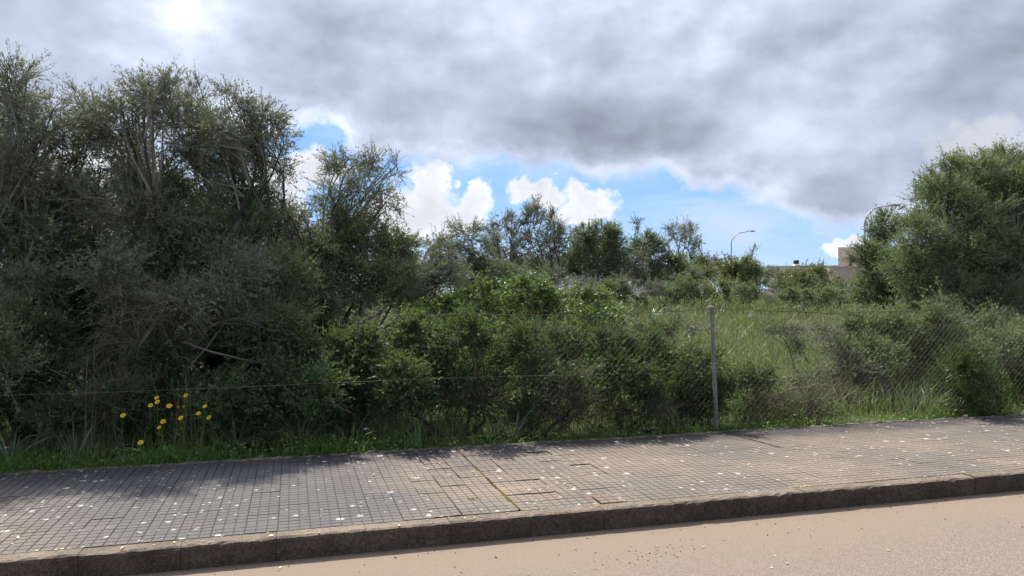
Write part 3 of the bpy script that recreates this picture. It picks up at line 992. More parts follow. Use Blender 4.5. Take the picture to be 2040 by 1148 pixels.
plant('shrub', 'bluish glossy mastic shrub at left end of the fence hedge', 'shrub', 730, 7.2,
      [(690, 720, 75, 60, 'mastic'), (760, 690, 75, 55, 'mastic'), (700, 800, 95, 60, 'mastic'), (800, 770, 80, 80, 'mastic'), (640, 780, 60, 70, 'mastic')], 13, 'mastic', 0.018, 5, HEDGE, names=SH)
plant('shrub', 'tall bright topped shrub of the hedge below the pale dry stems', 'shrub', 920, 7.2,
      [(860, 680, 80, 50, 'mastic'), (940, 665, 80, 45, 'mastic'), (900, 740, 80, 60, 'mastic_open'), (980, 730, 60, 60, 'mastic_open'), (900, 810, 90, 50, 'twiggy'), (970, 810, 60, 50, 'twiggy')], 14, 'mastic', 0.018, 6, HEDGE, names=SH)
plant('shrub', 'open hedge shrub with visible pale branches, right of the tall shrub', 'shrub', 1080, 7.2,
      [(1050, 690, 70, 50, 'mastic_open'), (1120, 680, 70, 50, 'mastic_open'), (1080, 750, 70, 60, 'mastic_open'), (1150, 760, 60, 60, 'twiggy'), (1050, 820, 70, 40, 'mastic_open'), (1140, 820, 60, 40, 'twiggy')], 15, 'mastic_open', 0.020, 5, HEDGE, names=SH)
plant('shrub', 'olive green hedge shrub in the middle of the fence run', 'shrub', 1240, 7.2,
      [(1210, 690, 70, 50, 'mastic_open'), (1280, 690, 65, 45, 'mastic'), (1230, 750, 75, 50, 'mastic'), (1290, 770, 60, 50, 'mastic_open'), (1220, 815, 70, 40, 'twiggy'), (1290, 820, 60, 35, 'twiggy')], 16, 'mastic_open', 0.018, 5, HEDGE, names=SH)
plant('shrub', 'dark hedge shrub directly left of the steel fence post', 'shrub', 1370, 7.25,
      [(1350, 720, 55, 45, 'mastic'), (1395, 740, 45, 50, 'mastic'), (1340, 780, 60, 50, 'mastic'), (1400, 800, 50, 45, 'mastic'), (1440, 760, 35, 45, 'mastic_open'), (1350, 825, 60, 30, 'twiggy')], 17, 'mastic', 0.018, 5, HEDGE, names=SH)
plant('shrub', 'low brown twiggy shrub directly right of the steel fence post', 'shrub', 1500, 7.25,
      [(1480, 800, 55, 50, 'twiggy'), (1550, 805, 60, 45, 'twiggy'), (1510, 760, 55, 35, 'mastic_open'), (1620, 810, 60, 40, 'twiggy'), (1690, 800, 60, 40, 'twiggy')], 18, 'twiggy', 0.014, 6, HEDGE, names=SH)
plant('bramble_mound', 'bright green bramble mound rising behind the hedge', 'bramble', 1060, 10.0,
      [(1050, 585, 80, 40), (980, 600, 70, 35), (1130, 600, 75, 35), (1200, 620, 70, 25), (900, 625, 70, 35), (1060, 640, 130, 35), (840, 640, 60, 35), (1180, 650, 90, 30), (960, 650, 90, 30)], 20, 'bramble', 0.015, 6, None, names=SH)

# back of the plot
plant('olive_tree', 'low dull olive at the left end of the back row', 'tree', 930, 19.5,
      [(925, 475, 38, 38, 'olive'), (890, 500, 45, 35, 'olive'), (955, 505, 40, 35, 'olive'), (930, 540, 70, 40, 'olive_dense'), (985, 545, 40, 35, 'olive_dense')], 30, 'olive', 0.07, 2, MIDT, scale=1.7)
plant('olive_tree', 'sparse olive of the back row, left of the tallest one', 'tree', 1010, 22,
      [(1000, 445, 32, 28, 'olive'), (982, 480, 28, 38, 'olive'), (1028, 480, 24, 38, 'olive_thin'), (1005, 520, 50, 40, 'olive')], 31, 'olive_thin', 0.08, 2, MIDT, scale=1.7)
plant('olive_tree', 'tallest grey sparse olive of the back row with pointed top', 'tree', 1085, 22,
      [(1072, 420, 22, 26, 'olive'), (1058, 455, 30, 38, 'olive'), (1107, 455, 28, 40, 'olive'), (1085, 490, 50, 42, 'olive'), (1090, 535, 55, 40, 'olive')], 32, 'olive_thin', 0.09, 2, MIDT, scale=1.7)
plant('olive_tree', 'dense green round olive in the middle of the back row', 'tree', 1190, 22,
      [(1165, 475, 38, 32), (1212, 470, 36, 30), (1185, 510, 66, 42), (1228, 515, 34, 45), (1148, 520, 32, 40), (1190, 555, 62, 36, 'olive')], 33, 'olive_dense', 0.08, 2, MIDT, scale=1.7)
plant('olive_tree', 'olive of the back row with a small tuft standing above its crown', 'tree', 1280, 22.5,
      [(1270, 452, 13, 15, 'olive'), (1285, 490, 40, 30, 'olive_dense'), (1262, 520, 34, 40, 'olive'), (1308, 525, 40, 40, 'olive'), (1285, 560, 50, 30, 'olive')], 34, 'olive', 0.09, 2, MIDT, scale=1.7)
plant('olive_tree', 'open branched olive with flat top at the right end of the back row', 'tree', 1362, 27,
      [(1340, 462, 22, 18, 'olive'), (1375, 455, 22, 16, 'olive'), (1392, 480, 14, 18, 'olive'), (1325, 485, 14, 16, 'olive'), (1362, 485, 26, 20, 'olive_thin'), (1365, 515, 30, 20, 'olive_thin')], 35, 'olive', 0.10, 3, MIDT, scale=2.2)
plant('evergreen_bush', 'dark low bush between tufted olive and open branched olive', 'bush', 1335, 23,
      [(1335, 530, 40, 25), (1370, 545, 30, 25), (1310, 555, 40, 22)], 36, 'olive_dense', 0.05, 3, None, scale=2.0, names=SH)
plant('evergreen_bush', 'pale yellowish bush below the open branched olive', 'bush', 1395, 25,
      [(1395, 530, 22, 25, 'sage'), (1415, 525, 25, 22, 'olive'), (1400, 555, 40, 22, 'sage')], 37, 'sage', 0.04, 3, None, scale=2.0, names=SH)
plant('evergreen_bush', 'round yellow-green bush with bare pale twigs, below the left street lamp', 'bush', 1475, 22,
      [(1465, 530, 42, 25, 'sage'), (1500, 540, 28, 28, 'olive_dense'), (1500, 515, 22, 22, 'olive_bare'), (1450, 552, 35, 20, 'sage'), (1490, 560, 40, 20, 'olive_dense')], 38, 'sage', 0.04, 4, None, scale=1.9, names=SH)
plant('evergreen_bush', 'broad low olive-yellow bush in front of the low white building', 'bush', 1600, 21,
      [(1578, 554, 38, 22, 'sage'), (1625, 548, 34, 24, 'sage'), (1600, 572, 48, 22, 'olive_dense'), (1655, 568, 35, 22, 'sage'), (1560, 575, 28, 18, 'olive_dense')], 39, 'sage', 0.035, 5, None, scale=1.8, names=SH)
plant('dead_bush', 'pinkish heap of dry brushwood at the back of the plot', 'bush', 1535, 19,
      [(1530, 580, 42, 16, 'dead'), (1560, 590, 40, 16, 'dead'), (1500, 590, 35, 12, 'dead')], 40, 'dead', 0.03, 3, None, scale=1.5, names=SH)
plant('dead_bush', 'low grey brushwood under the tufted olive', 'bush', 1280, 19.5,
      [(1285, 572, 38, 14, 'dead'), (1330, 575, 30, 12, 'dead'), (1250, 575, 30, 10, 'dead')], 41, 'dead', 0.03, 3, None, scale=1.5, names=SH)

plant('evergreen_bush', 'low olive green scrub at the foot of the tallest back-row olive', 'bush', 1050, 18,
      [(960, 580, 60, 30, 'olive_dense'), (1040, 575, 60, 35, 'olive'), (1110, 575, 60, 35, 'olive'), (1010, 550, 50, 35, 'olive')], 42, 'olive', 0.03, 4, None, scale=1.8, names=SH)
plant('evergreen_bush', 'dark scrub under the dense green back-row olive', 'bush', 1190, 19,
      [(1160, 585, 50, 25, 'olive'), (1215, 582, 45, 25, 'olive_dense'), (1240, 575, 30, 30, 'olive'), (1290, 580, 45, 20, 'olive')], 43, 'olive', 0.03, 4, None, scale=1.8, names=SH)
plant('evergreen_bush', 'grey-green scrub below the open branched olive, left of the yellow-green bush', 'bush', 1380, 20,
      [(1350, 580, 45, 22, 'olive_dense'), (1400, 580, 45, 25, 'sage'), (1440, 580, 35, 25, 'sage'), (1370, 560, 40, 25, 'olive')], 44, 'olive', 0.03, 4, None, scale=1.8, names=SH)
plant('evergreen_bush', 'low dark green scrub right of the brushwood heap', 'bush', 1600, 18,
      [(1590, 590, 40, 18, 'olive_dense'), (1640, 588, 45, 20, 'green'), (1690, 585, 40, 25, 'olive'), (1490, 585, 40, 18, 'olive_dense')], 45, 'olive_dense', 0.03, 4, None, scale=1.7, names=SH)
plant('evergreen_bush', 'far scrub closing the view behind the street lamp', 'bush', 1450, 33,
      [(1400, 545, 40, 22, 'olive'), (1450, 545, 40, 22, 'sage'), (1520, 550, 40, 18, 'olive'), (1560, 555, 40, 18, 'olive'), (1340, 550, 50, 25, 'olive'), (1620, 555, 40, 16, 'olive'), (1240, 550, 60, 30, 'olive'), (1130, 545, 60, 32, 'olive'), (1030, 545, 60, 34, 'olive'), (950, 545, 60, 34, 'olive')], 46, 'olive', 0.04, 5, None, scale=2.6, names=SH)
plant('shrub', 'low grey-brown shrub standing in the grass just behind the fence mesh', 'shrub', 1600, 9.3,
      [(1560, 655, 50, 22, 'twiggy'), (1630, 665, 55, 25, 'olive_thin'), (1690, 680, 45, 30, 'olive'), (1600, 690, 45, 20, 'twiggy')], 47, 'olive_thin', 0.012, 5, None, names=SH)
plant('shrub', 'low dark shrub in the grass left behind the fence post', 'shrub', 1370, 9.3,
      [(1340, 650, 45, 18, 'twiggy'), (1390, 655, 40, 18, 'olive_thin'), (1300, 660, 45, 20, 'mastic_open')], 48, 'olive_thin', 0.012, 5, None, names=SH)
plant('shrub', 'grey-green shrub in the grass right of the fence post, below the mesh middle', 'shrub', 1660, 7.9,
      [(1600, 760, 50, 25, 'olive_thin'), (1680, 740, 55, 35, 'olive'), (1740, 770, 55, 35, 'olive'), (1640, 790, 50, 25, 'twiggy')], 49, 'olive', 0.012, 5, None, names=SH)

# right
plant('olive_tree', 'big rounded green olive tree at the right picture edge', 'tree', 1960, 9.8,
      [(1980, 385, 90, 60), (2080, 370, 90, 80), (1880, 400, 70, 60), (1850, 370, 40, 35), (1930, 460, 100, 70), (2040, 470, 100, 80), (1840, 480, 60, 65), (1860, 550, 90, 60), (1960, 560, 90, 60), (2060, 570, 80, 60),
       (1950, 640, 90, 60, 'olive'), (2050, 650, 80, 60), (1870, 620, 80, 55), (1820, 560, 60, 60), (1900, 330, 30, 25), (2010, 325, 60, 40), (2035, 375, 60, 60, 'green', -0.2), (1950, 345, 60, 45, 'green', 0.0), (1970, 600, 100, 60, 'green', -0.6), (2060, 620, 90, 60, 'green', -0.6), (1870, 590, 80, 55, 'green', -0.5), (2020, 520, 90, 60, 'green', -0.5), (1920, 520, 80, 60, 'green', -0.5)], 50, 'green', 0.07, 3, None, scale=1.08)
plant('olive_tree', 'smaller olive left of the big right-hand tree, hiding a street lamp', 'tree', 1770, 11,
      [(1762, 455, 42, 42, 'olive_dense'), (1722, 500, 16, 16, 'olive_bare'), (1745, 520, 45, 40, 'olive_dense'), (1790, 540, 50, 50, 'green'), (1735, 575, 50, 40, 'olive_dense'), (1790, 600, 60, 40, 'green')], 51, 'olive_dense', 0.05, 2, None, scale=1.1)
plant('evergreen_bush', 'green bush at the right, behind the chain-link fence', 'bush', 1750, 8.3,
      [(1720, 640, 50, 45, 'green'), (1785, 655, 65, 55, 'green'), (1860, 655, 65, 55, 'green'), (1740, 715, 75, 45, 'olive_dense'), (1820, 720, 75, 50, 'green'), (1900, 690, 70, 55, 'green'), (1970, 680, 75, 60, 'green'), (2050, 680, 80, 60, 'green'), (1670, 690, 45, 35, 'olive'), (1780, 775, 60, 40, 'olive_dense'), (1860, 780, 60, 40, 'olive')], 52, 'olive_dense', 0.03, 5, None, names=SH)
plant('broom_bush', 'dark fine-leaved broom bush reaching the pavement at the right', 'bush', 1945, 7.05,
      [(1930, 730, 55, 40), (1900, 770, 60, 40), (1960, 770, 60, 50), (2020, 780, 60, 50), (1940, 800, 80, 30)], 53, 'broom', 0.016, 5, None, names=SH)
plant('evergreen_bush', 'grey-green bush at right picture edge above the broom', 'bush', 2030, 7.7,
      [(2030, 700, 60, 50), (2080, 740, 60, 60), (1985, 705, 50, 40), (2040, 770, 60, 45)], 54, 'green', 0.02, 3, None, names=SH)


# ------------------------------------------------------------------ grass and weeds
def blades(g, rng, B, h, w, lean, var, mat=0):
    """grass blades: three-part curved strips"""
    n = len(B)
    a = rng.uniform(0, 2 * math.pi, n)
    side = np.stack([np.cos(a), np.sin(a), np.zeros(n)], -1)
    la = rng.uniform(0, 2 * math.pi, n)
    ld = np.stack([np.cos(la), np.sin(la), np.zeros(n)], -1)
    h = np.broadcast_to(h, (n,))[:, None]
    w = np.broadcast_to(w, (n,))[:, None]
    le = (lean * rng.uniform(0.2, 1.2, n))[:, None]
    up = np.array([0, 0, 1.0])
    p1 = B + up * h * 0.5 + ld * h * le * 0.25
    p2 = B + up * h * (0.92 - 0.25 * le) + ld * h * le * 0.85
    v = np.stack([B - side * w / 2, B + side * w / 2, p1 + side * w * 0.42, p1 - side * w * 0.42, p2], 1).reshape(-1, 3)
    i = np.arange(n)[:, None] * 5
    g.add(v, q=i + np.array([0, 1, 2, 3]), var=var, mat=mat)
    nb = len(v)
    g.v.append(np.zeros((0, 3)))
    g.t.append(g.n - nb + i + np.array([3, 2, 4]))
    g.ta.append(np.asarray(var, float))
    g.tm.append(np.full(n, mat, np.int32))


def field_grass():
    rng = np.random.default_rng(70)
    g = Geo()
    for n, t0, t1, h0, w0 in ((42000, 7.0, 10.5, 0.34, 0.008), (40000, 10.5, 17, 0.42, 0.013), (34000, 17, 32, 0.42, 0.024)):
        nc = n // 14
        t = t0 + (t1 - t0) * rng.random(nc)
        Ymin = t * 1.0
        s = rng.uniform(-0.55, 1.35, nc) * t + 0.3
        # clumps: fewer under the thicket
        keep = (s > 0.05 * t) | (rng.random(nc) < 0.35)
        s, t = s[keep], t[keep]
        cid = np.repeat(np.arange(len(s)), 14)
        S = s[cid] + rng.normal(0, 0.07 * t1 / 10, len(cid))
        T = t[cid] + rng.normal(0, 0.07 * t1 / 10, len(cid))
        X, Y = S * CA - T * SA, S * SA + T * CA
        B = np.stack([X, Y, ground_z(X, Y) - 0.02], -1)
        hs = h0 * (0.55 + 0.9 * rng.random(len(s)))[cid] * rng.uniform(0.5, 1.2, len(cid))
        patch = 0.5 + 0.28 * np.sin(1.1 * S + 2 * np.sin(0.6 * T)) + 0.2 * np.sin(2.3 * T + S)
        var = np.clip(0.35 * patch + 0.35 * rng.random(len(s))[cid] + 0.3 * rng.random(len(cid)), 0, 0.93)
        dry = rng.random(len(s))[cid] < 0.025
        var = np.where(dry, 1.0, var)
        blades(g, rng, B, hs, w0 * rng.uniform(0.6, 1.3, len(cid)), 0.7, var)
    tag(g.build('field_grass', M['grass']), 'tall uneven green grass covering the open plot behind the fence', 'grass', kind='stuff')


def verge():
    rng = np.random.default_rng(71)
    g = Geo()
    n = 15000
    s = rng.uniform(-6.0, 10.5, n)
    dens = np.where(s < 0.9, 1.0, 0.42)
    patch = 0.5 + 0.5 * np.sin(3.1 * s + 1.3 * np.sin(1.7 * s))
    s = s[rng.random(n) < dens * (0.45 + 0.55 * patch)]
    n = len(s)
    t = 6.60 + np.abs(rng.normal(0, 0.22, n)) + np.where(s > 6.5, 0.12, 0)
    X, Y = s * CA - t * SA, s * SA + t * CA
    B = np.stack([X, Y, np.full(n, KH - 0.03)], -1)
    hh = rng.uniform(0.05, 0.17, n) * np.where(s < 0.9, 1.15, 0.8) * (0.6 + 0.6 * (0.5 + 0.5 * np.sin(5.3 * s)))
    blades(g, rng, B, hh, rng.uniform(0.004, 0.009, n), 0.9, rng.random(n))
    n = 3400
    s = rng.uniform(-6.0, 10.0, n)
    s = s[rng.random(n) < np.where(s < 1.2, 1.0, 0.35) * (0.3 + 0.7 * (0.5 + 0.5 * np.sin(2.3 * s + 1.1 * np.sin(5 * s))))]
    n = len(s)
    t = 6.68 + np.abs(rng.normal(0, 0.22, n))
    X, Y = s * CA - t * SA, s * SA + t * CA
    blades(g, rng, np.stack([X, Y, np.full(n, KH - 0.03)], -1), rng.uniform(0.15, 0.36, n), rng.uniform(0.004, 0.008, n), 1.0, rng.random(n))
    # broad-leaved weeds: rosettes of small round leaves
    m_ = 13000
    s = rng.uniform(-6.0, 10.5, m_)
    c = 0.5 + 0.5 * np.sin(4.4 * s + 2.2 * np.sin(2.1 * s))
    s = s[rng.random(m_) < np.where(s < 0.9, 0.9, 0.5) * (0.25 + 0.75 * c)]
    m_ = len(s)
    t = 6.585 + np.abs(rng.normal(0, 0.17, m_)) + np.where(s > 6.5, 0.1, 0)
    X, Y = s * CA - t * SA, s * SA + t * CA
    z = KH - 0.02 + rng.random(m_) ** 1.4 * 0.13 * np.where(s < 0.9, 1.1, 0.75)
    LB = np.stack([X, Y, z], -1)
    LD = norm(rdir(rng, m_) + np.array([0, 0, 0.5]))
    leaves(g, rng, LB, LD, rng.uniform(0.02, 0.05, m_), rng.uniform(0.012, 0.03, m_), rng.random(m_), 0, 0.55)
    tag(g.build('verge_weeds', M['weed']), 'bright green low weeds and grass along the back edge of the pavement', 'weeds', kind='stuff')


field_grass()


def field_weeds():
    rng = np.random.default_rng(75)
    for nm, mt, lb, ph, L0 in (('field_weeds', 'olive_green', 'grey-green broad-leaved weeds in patches across the grass of the plot', 0.0, 0.035),
                               ('dry_weeds', 'straw', 'patches of brown dry weeds and seed stalks in the grass of the plot', 2.0, 0.03)):
        g = Geo()
        nc = 2600 if mt == 'olive_green' else 1100
        t = 7.2 + 19 * rng.random(nc) ** 1.6
        s_ = rng.uniform(0.0, 1.3, nc) * t + 0.2
        pat = np.sin(1.7 * s_ + ph) * np.sin(1.3 * t + 0.8 * s_ + ph)
        k = pat > (0.05 if mt == 'olive_green' else 0.3)
        s_, t = s_[k], t[k]
        X, Y = s_ * CA - t * SA, s_ * SA + t * CA
        m_ = 34
        ci = np.repeat(np.arange(len(s_)), m_)
        hh = (0.18 + 0.3 * rng.random(len(s_)))[ci]
        sc = np.maximum(1, t / 11)[ci]
        u = rng.random(len(ci))
        spread = 0.05 + 0.10 * u
        B = np.stack([X[ci] + rng.normal(0, 1, len(ci)) * spread * sc, Y[ci] + rng.normal(0, 1, len(ci)) * spread * sc, np.zeros(len(ci))], -1)
        B[:, 2] = ground_z(B[:, 0], B[:, 1]) + hh * u
        D = norm(rdir(rng, len(ci)) + np.array([0, 0, 0.7]))
        var = np.clip(0.6 * rng.random(len(s_))[ci] + 0.4 * rng.random(len(ci)), 0, 1)
        leaves(g, rng, B, D, L0 * sc * rng.uniform(0.7, 1.3, len(ci)), L0 * (0.4 if mt == 'olive_green' else 0.16) * sc, var)
        tag(g.build(nm, M[mt]), lb, 'weeds', kind='stuff')


field_weeds()
verge()


def strap_plant(label, px, t, n, L, seed, w=0.012, name='strap_leaf_plant', mat='strap', spread=0.8, part='leaf', loc_dz=0.0):
    rng = np.random.default_rng(seed)
    b = on_ground(px, t, loc_dz)
    root = empty(name, b, label, 'plant', 'strap-leaved plants along the verge' if mat == 'strap' else None)
    for k in range(n):
        a = (0.4, 2.9)[k % 2] + rng.normal(0, 1.1)
        d = np.array([math.cos(a), math.sin(a), 0])
        ln = L * rng.uniform(0.6, 1.15)
        ou = spread * rng.uniform(0.1, 1.25)
        K = 8
        u = np.linspace(0, 1, K)
        th = math.radians(rng.uniform(68, 86)) - u * ou * 1.9
        st = ln / (K - 1)
        r = np.concatenate([[0], np.cumsum(np.cos(th[:-1]) * st)])
        z = np.concatenate([[0], np.cumsum(np.sin(th[:-1]) * st)])
        P = b + d * 0.02 + d[None] * r[:, None] + np.array([0, 0, 1.0])[None] * (z[:, None] - 0.01)
        side = np.array([-d[1], d[0], 0])
        ww = w * np.array([0.9, 1, 1, 0.95, 0.85, 0.65, 0.4, 0.05]) * 0.5
        rid = np.cross(side, np.gradient(P, axis=0))
        rid = norm(rid) * 0.0025
        v = np.concatenate([P - side * ww[:, None], P - rid, P + side * ww[:, None]])
        q = [[i, i + 1, K + i + 1, K + i] for i in range(K - 1)] + [[K + i, K + i + 1, 2 * K + i + 1, 2 * K + i] for i in range(K - 1)]
        g = Geo()
        g.add(v, q=q, var=rng.uniform(0.1, 0.95))
        g.build(part, M[mat], root)
    return root


strap_plant('blue-green strap-leaved plant at the left picture edge by the pavement', 22, 6.85, 16, 0.50, 80)
strap_plant('arching strap-leaved plant left of the yellow flowers, at the weeds', 150, 6.9, 12, 0.40, 81)
strap_plant('large arching strap-leaved plant right of the yellow flowers', 470, 6.95, 20, 0.58, 82)
strap_plant('strap-leaved plant with upright blades below the left end of the hedge', 600, 6.9, 18, 0.50, 83)
strap_plant('pale strap-leaved plant below the bluish mastic shrub', 700, 6.9, 10, 0.36, 84)
strap_plant('thin strap-leaved plant with bent blades below the tall hedge shrub', 830, 6.85, 8, 0.42, 85)
strap_plant('strap-leaved plant with drooping blades left of the mossy pavement joint', 1020, 6.85, 12, 0.40, 86)
strap_plant('bright upright strap-leaved plant beside the broom bush', 1815, 6.85, 16, 0.46, 87, spread=0.35)
strap_plant('blue-green strap-leaved plant between bright plant and broom bush', 1850, 6.9, 18, 0.46, 88, spread=0.6)
strap_plant('pale strap-leaved plant in front of the broom bush', 1930, 6.9, 10, 0.5, 89)
strap_plant('blue-green tuft standing in the grass right behind the fence post', 1500, 8.6, 18, 0.5, 90)
strap_plant('blue-green tuft farther right in the grass behind the fence', 1590, 8.4, 18, 0.45, 91)
strap_plant('bright green tuft in the grass at the foot of the olive row', 1300, 17, 20, 0.6, 92, w=0.03)


def stems(label, px, t, n, hgt, seed, spread=0.12, name='dry_stems', lean=0.15):
    rng = np.random.default_rng(seed)
    b = on_ground(px, t)
    root = empty(name, b, label, 'dry stems', 'tall dry stems in the thicket')
    for k in range(n):
        p0 = b + np.array([rng.normal(0, spread), rng.normal(0, spread), -0.02])
        d = norm(np.array([rng.normal(0, lean), rng.normal(0, lean), 1.0]))
        p1 = p0 + d * hgt * rng.uniform(0.65, 1.05)
        P = limb(rng, p0, p1, 8, 0.03)
        g = Geo()
        tubes(g, P, np.linspace(0.0035, 0.0014, 8), 4, rng.random())
        # a few short side sprigs
        m_ = 5
        u = rng.uniform(0.55, 1, m_)
        B = p0 + (p1 - p0) * u[:, None]
        D = norm(d + 0.7 * rdir(rng, m_))
        TP = B[:, None] + D[:, None] * 0.10 * np.linspace(0, 1, 3)[None, :, None]
        tubes(g, TP, np.broadcast_to(np.array([0.0014, 0.001, 0.0006]), (m_, 3)), 3, 0.6)
        g.build('stem', M['straw'], root)


stems('pair of tall pale dry stems left of the yellow flowers', 180, 7.0, 3, 0.98, 100, 0.03, lean=0.06)
stems('sheaf of thin grey dry stems behind the yellow flowers', 385, 7.15, 12, 0.75, 101, 0.12)
stems('pale curved dry stems standing behind the hedge beside the bramble mound', 880, 8.6, 12, 1.35, 102, 0.22, lean=0.13)
stems('single long dry stem leaning in front of the bramble mound', 770, 8.6, 3, 1.4, 103, 0.25, lean=0.2)


def flower(label, px, py, t, seed, size=0.048, closed=False):
    rng = np.random.default_rng(seed)
    c = at(px, py, t)
    gz = float(ground_z(c[0], c[1]))
    b = np.array([c[0] + rng.normal(0, 0.03), c[1] + 0.04, gz])
    root = empty('yellow_flower', b, label, 'flower', 'yellow flowers at the left verge')
    g = Geo()
    P = limb(rng, b - np.array([0, 0, 0.01]), c - np.array([0, 0, 0.006]), 7, 0.04)
    tubes(g, P, np.linspace(0.0026, 0.0018, 7), 5, 0.5)
    m_ = 14
    u = rng.uniform(0.05, 0.85, m_)
    B = P[0] + (P[-1] - P[0]) * u[:, None]
    leaves(g, rng, B, norm(rdir(rng, m_) + np.array([0, 0, 0.5])), 0.05, 0.008, rng.random(m_))
    g.build('stem', M['weed'], root)
    nrm = norm(np.array([rng.normal(0, 0.2), -0.75 + rng.normal(0, 0.12), 0.75]))
    ux = norm(np.cross(nrm, np.array([0.1, 0, 1.0])))
    uy = np.cross(nrm, ux)
    g = Geo()
    np_ = 14
    for k in range(np_):
        a = 2 * math.pi * k / np_ + rng.normal(0, 0.05)
        d = math.cos(a) * ux + math.sin(a) * uy
        sd = -math.sin(a) * ux + math.cos(a) * uy
        r1 = size / 2 * rng.uniform(0.9, 1.08)
        cup = 0.004 if not closed else 0.022
        r1 = r1 if not closed else r1 * 0.55
        v = [c + d * 0.006 - sd * 0.0025, c + d * 0.006 + sd * 0.0025,
             c + d * r1 * 0.6 + sd * 0.006 + nrm * cup * 0.4, c + d * r1 * 0.6 - sd * 0.006 + nrm * cup * 0.4,
             c + d * r1 + sd * 0.004 + nrm * cup, c + d * r1 - sd * 0.004 + nrm * cup]
        g.add(v, q=[[0, 1, 2, 3], [3, 2, 4, 5]], var=rng.random())
    g.build('petals', M['petal'], root)
    if not closed:
        g = Geo()
        rings = [(0.0105, 0.001), (0.009, 0.004), (0.005, 0.006)]
        v = [c + (math.cos(a) * ux + math.sin(a) * uy) * r + nrm * h for r, h in rings for a in np.arange(10) * 2 * math.pi / 10] + [c + nrm * 0.007]
        q = [[i * 10 + k, i * 10 + (k + 1) % 10, (i + 1) * 10 + (k + 1) % 10, (i + 1) * 10 + k] for i in range(2) for k in range(10)]
        g.add(v, q=q, t=[[20 + k, 20 + (k + 1) % 10, 30] for k in range(10)])
        g.build('disc', M['disc'], root)


FL = [('yellow daisy standing alone, leftmost of the yellow flowers', 246, 828, 6.95, 0.046, False),
      ('yellow daisy, upper of the touching pair left of centre', 313, 793, 7.0, 0.046, False),
      ('yellow daisy, lower of the touching pair left of centre', 314, 801, 6.96, 0.046, False),
      ('yellow daisy just lower left of the touching pair', 301, 808, 6.95, 0.044, False),
      ('yellow daisy just right of the touching pair', 338, 809, 6.95, 0.050, False),
      ('yellow daisy standing highest of all the yellow flowers', 371, 788, 7.05, 0.042, False),
      ('half closed greenish yellow daisy, left one of the two buds', 357, 813, 7.0, 0.040, True),
      ('half closed greenish yellow daisy, right one of the two buds', 367, 813, 7.0, 0.044, True),
      ('yellow daisy at the upper right end of the group', 409, 810, 6.95, 0.040, False),
      ('yellow daisy at the right, lower left of the upper right one', 396, 824, 6.93, 0.044, False),
      ('yellow daisy at the middle of the lower row', 361, 833, 6.9, 0.050, False),
      ('yellow daisy left in the lower row, above the smallest one', 326, 840, 6.9, 0.048, False),
      ('smallest yellow daisy, below the left one of the lower row', 318, 852, 6.9, 0.038, False),
      ('yellow daisy lowest of all, just above the weeds', 281, 882, 6.85, 0.050, False),
      ('yellow daisy at the far right end of the group', 417, 832, 6.93, 0.046, False)]
for k, (lb, px, py, t, sz, cl) in enumerate(FL):
    flower(lb, px, py, t - 0.16, 200 + k, sz * 0.9, cl)


def white_flower(label, px, py, t, seed, size=0.03):
    rng = np.random.default_rng(seed)
    c = at(px, py, t)
    b = np.array([c[0], c[1] + 0.02, float(ground_z(c[0], c[1]))])
    root = empty('white_flower', b, label, 'flower', 'small white flowers in the verge')
    g = Geo()
    P = limb(rng, b - np.array([0, 0, 0.01]), c, 6, 0.04)
    tubes(g, P, np.linspace(0.002, 0.0014, 6), 4, 0.5)
    g.build('stem', M['weed'], root)
    g = Geo()
    n = 26
    d = rdir(rng, n)
    d[:, 2] = np.abs(d[:, 2])
    leaves(g, rng, c + d * size * 0.1, d, size * 0.55, size * 0.35, rng.random(n))
    g.build('petals', M['white_petal'], root)


white_flower('white umbel flower above the leafy weeds, below the bluish shrub', 729, 856, 6.85, 230, 0.034)
white_flower('small white flower in the verge left of the white umbel', 664, 870, 6.8, 231, 0.022)
white_flower('small white flower in the verge right of the white umbel', 776, 873, 6.8, 232, 0.02)
white_flower('small white flower at the left picture edge in the weeds', 14, 893, 6.8, 233, 0.028)
white_flower('small white flower beside the foot of the fence post', 1477, 832, 6.85, 234, 0.024)
white_flower('small white flower under the twiggy shrub right of the post', 1532, 825, 6.85, 235, 0.022)


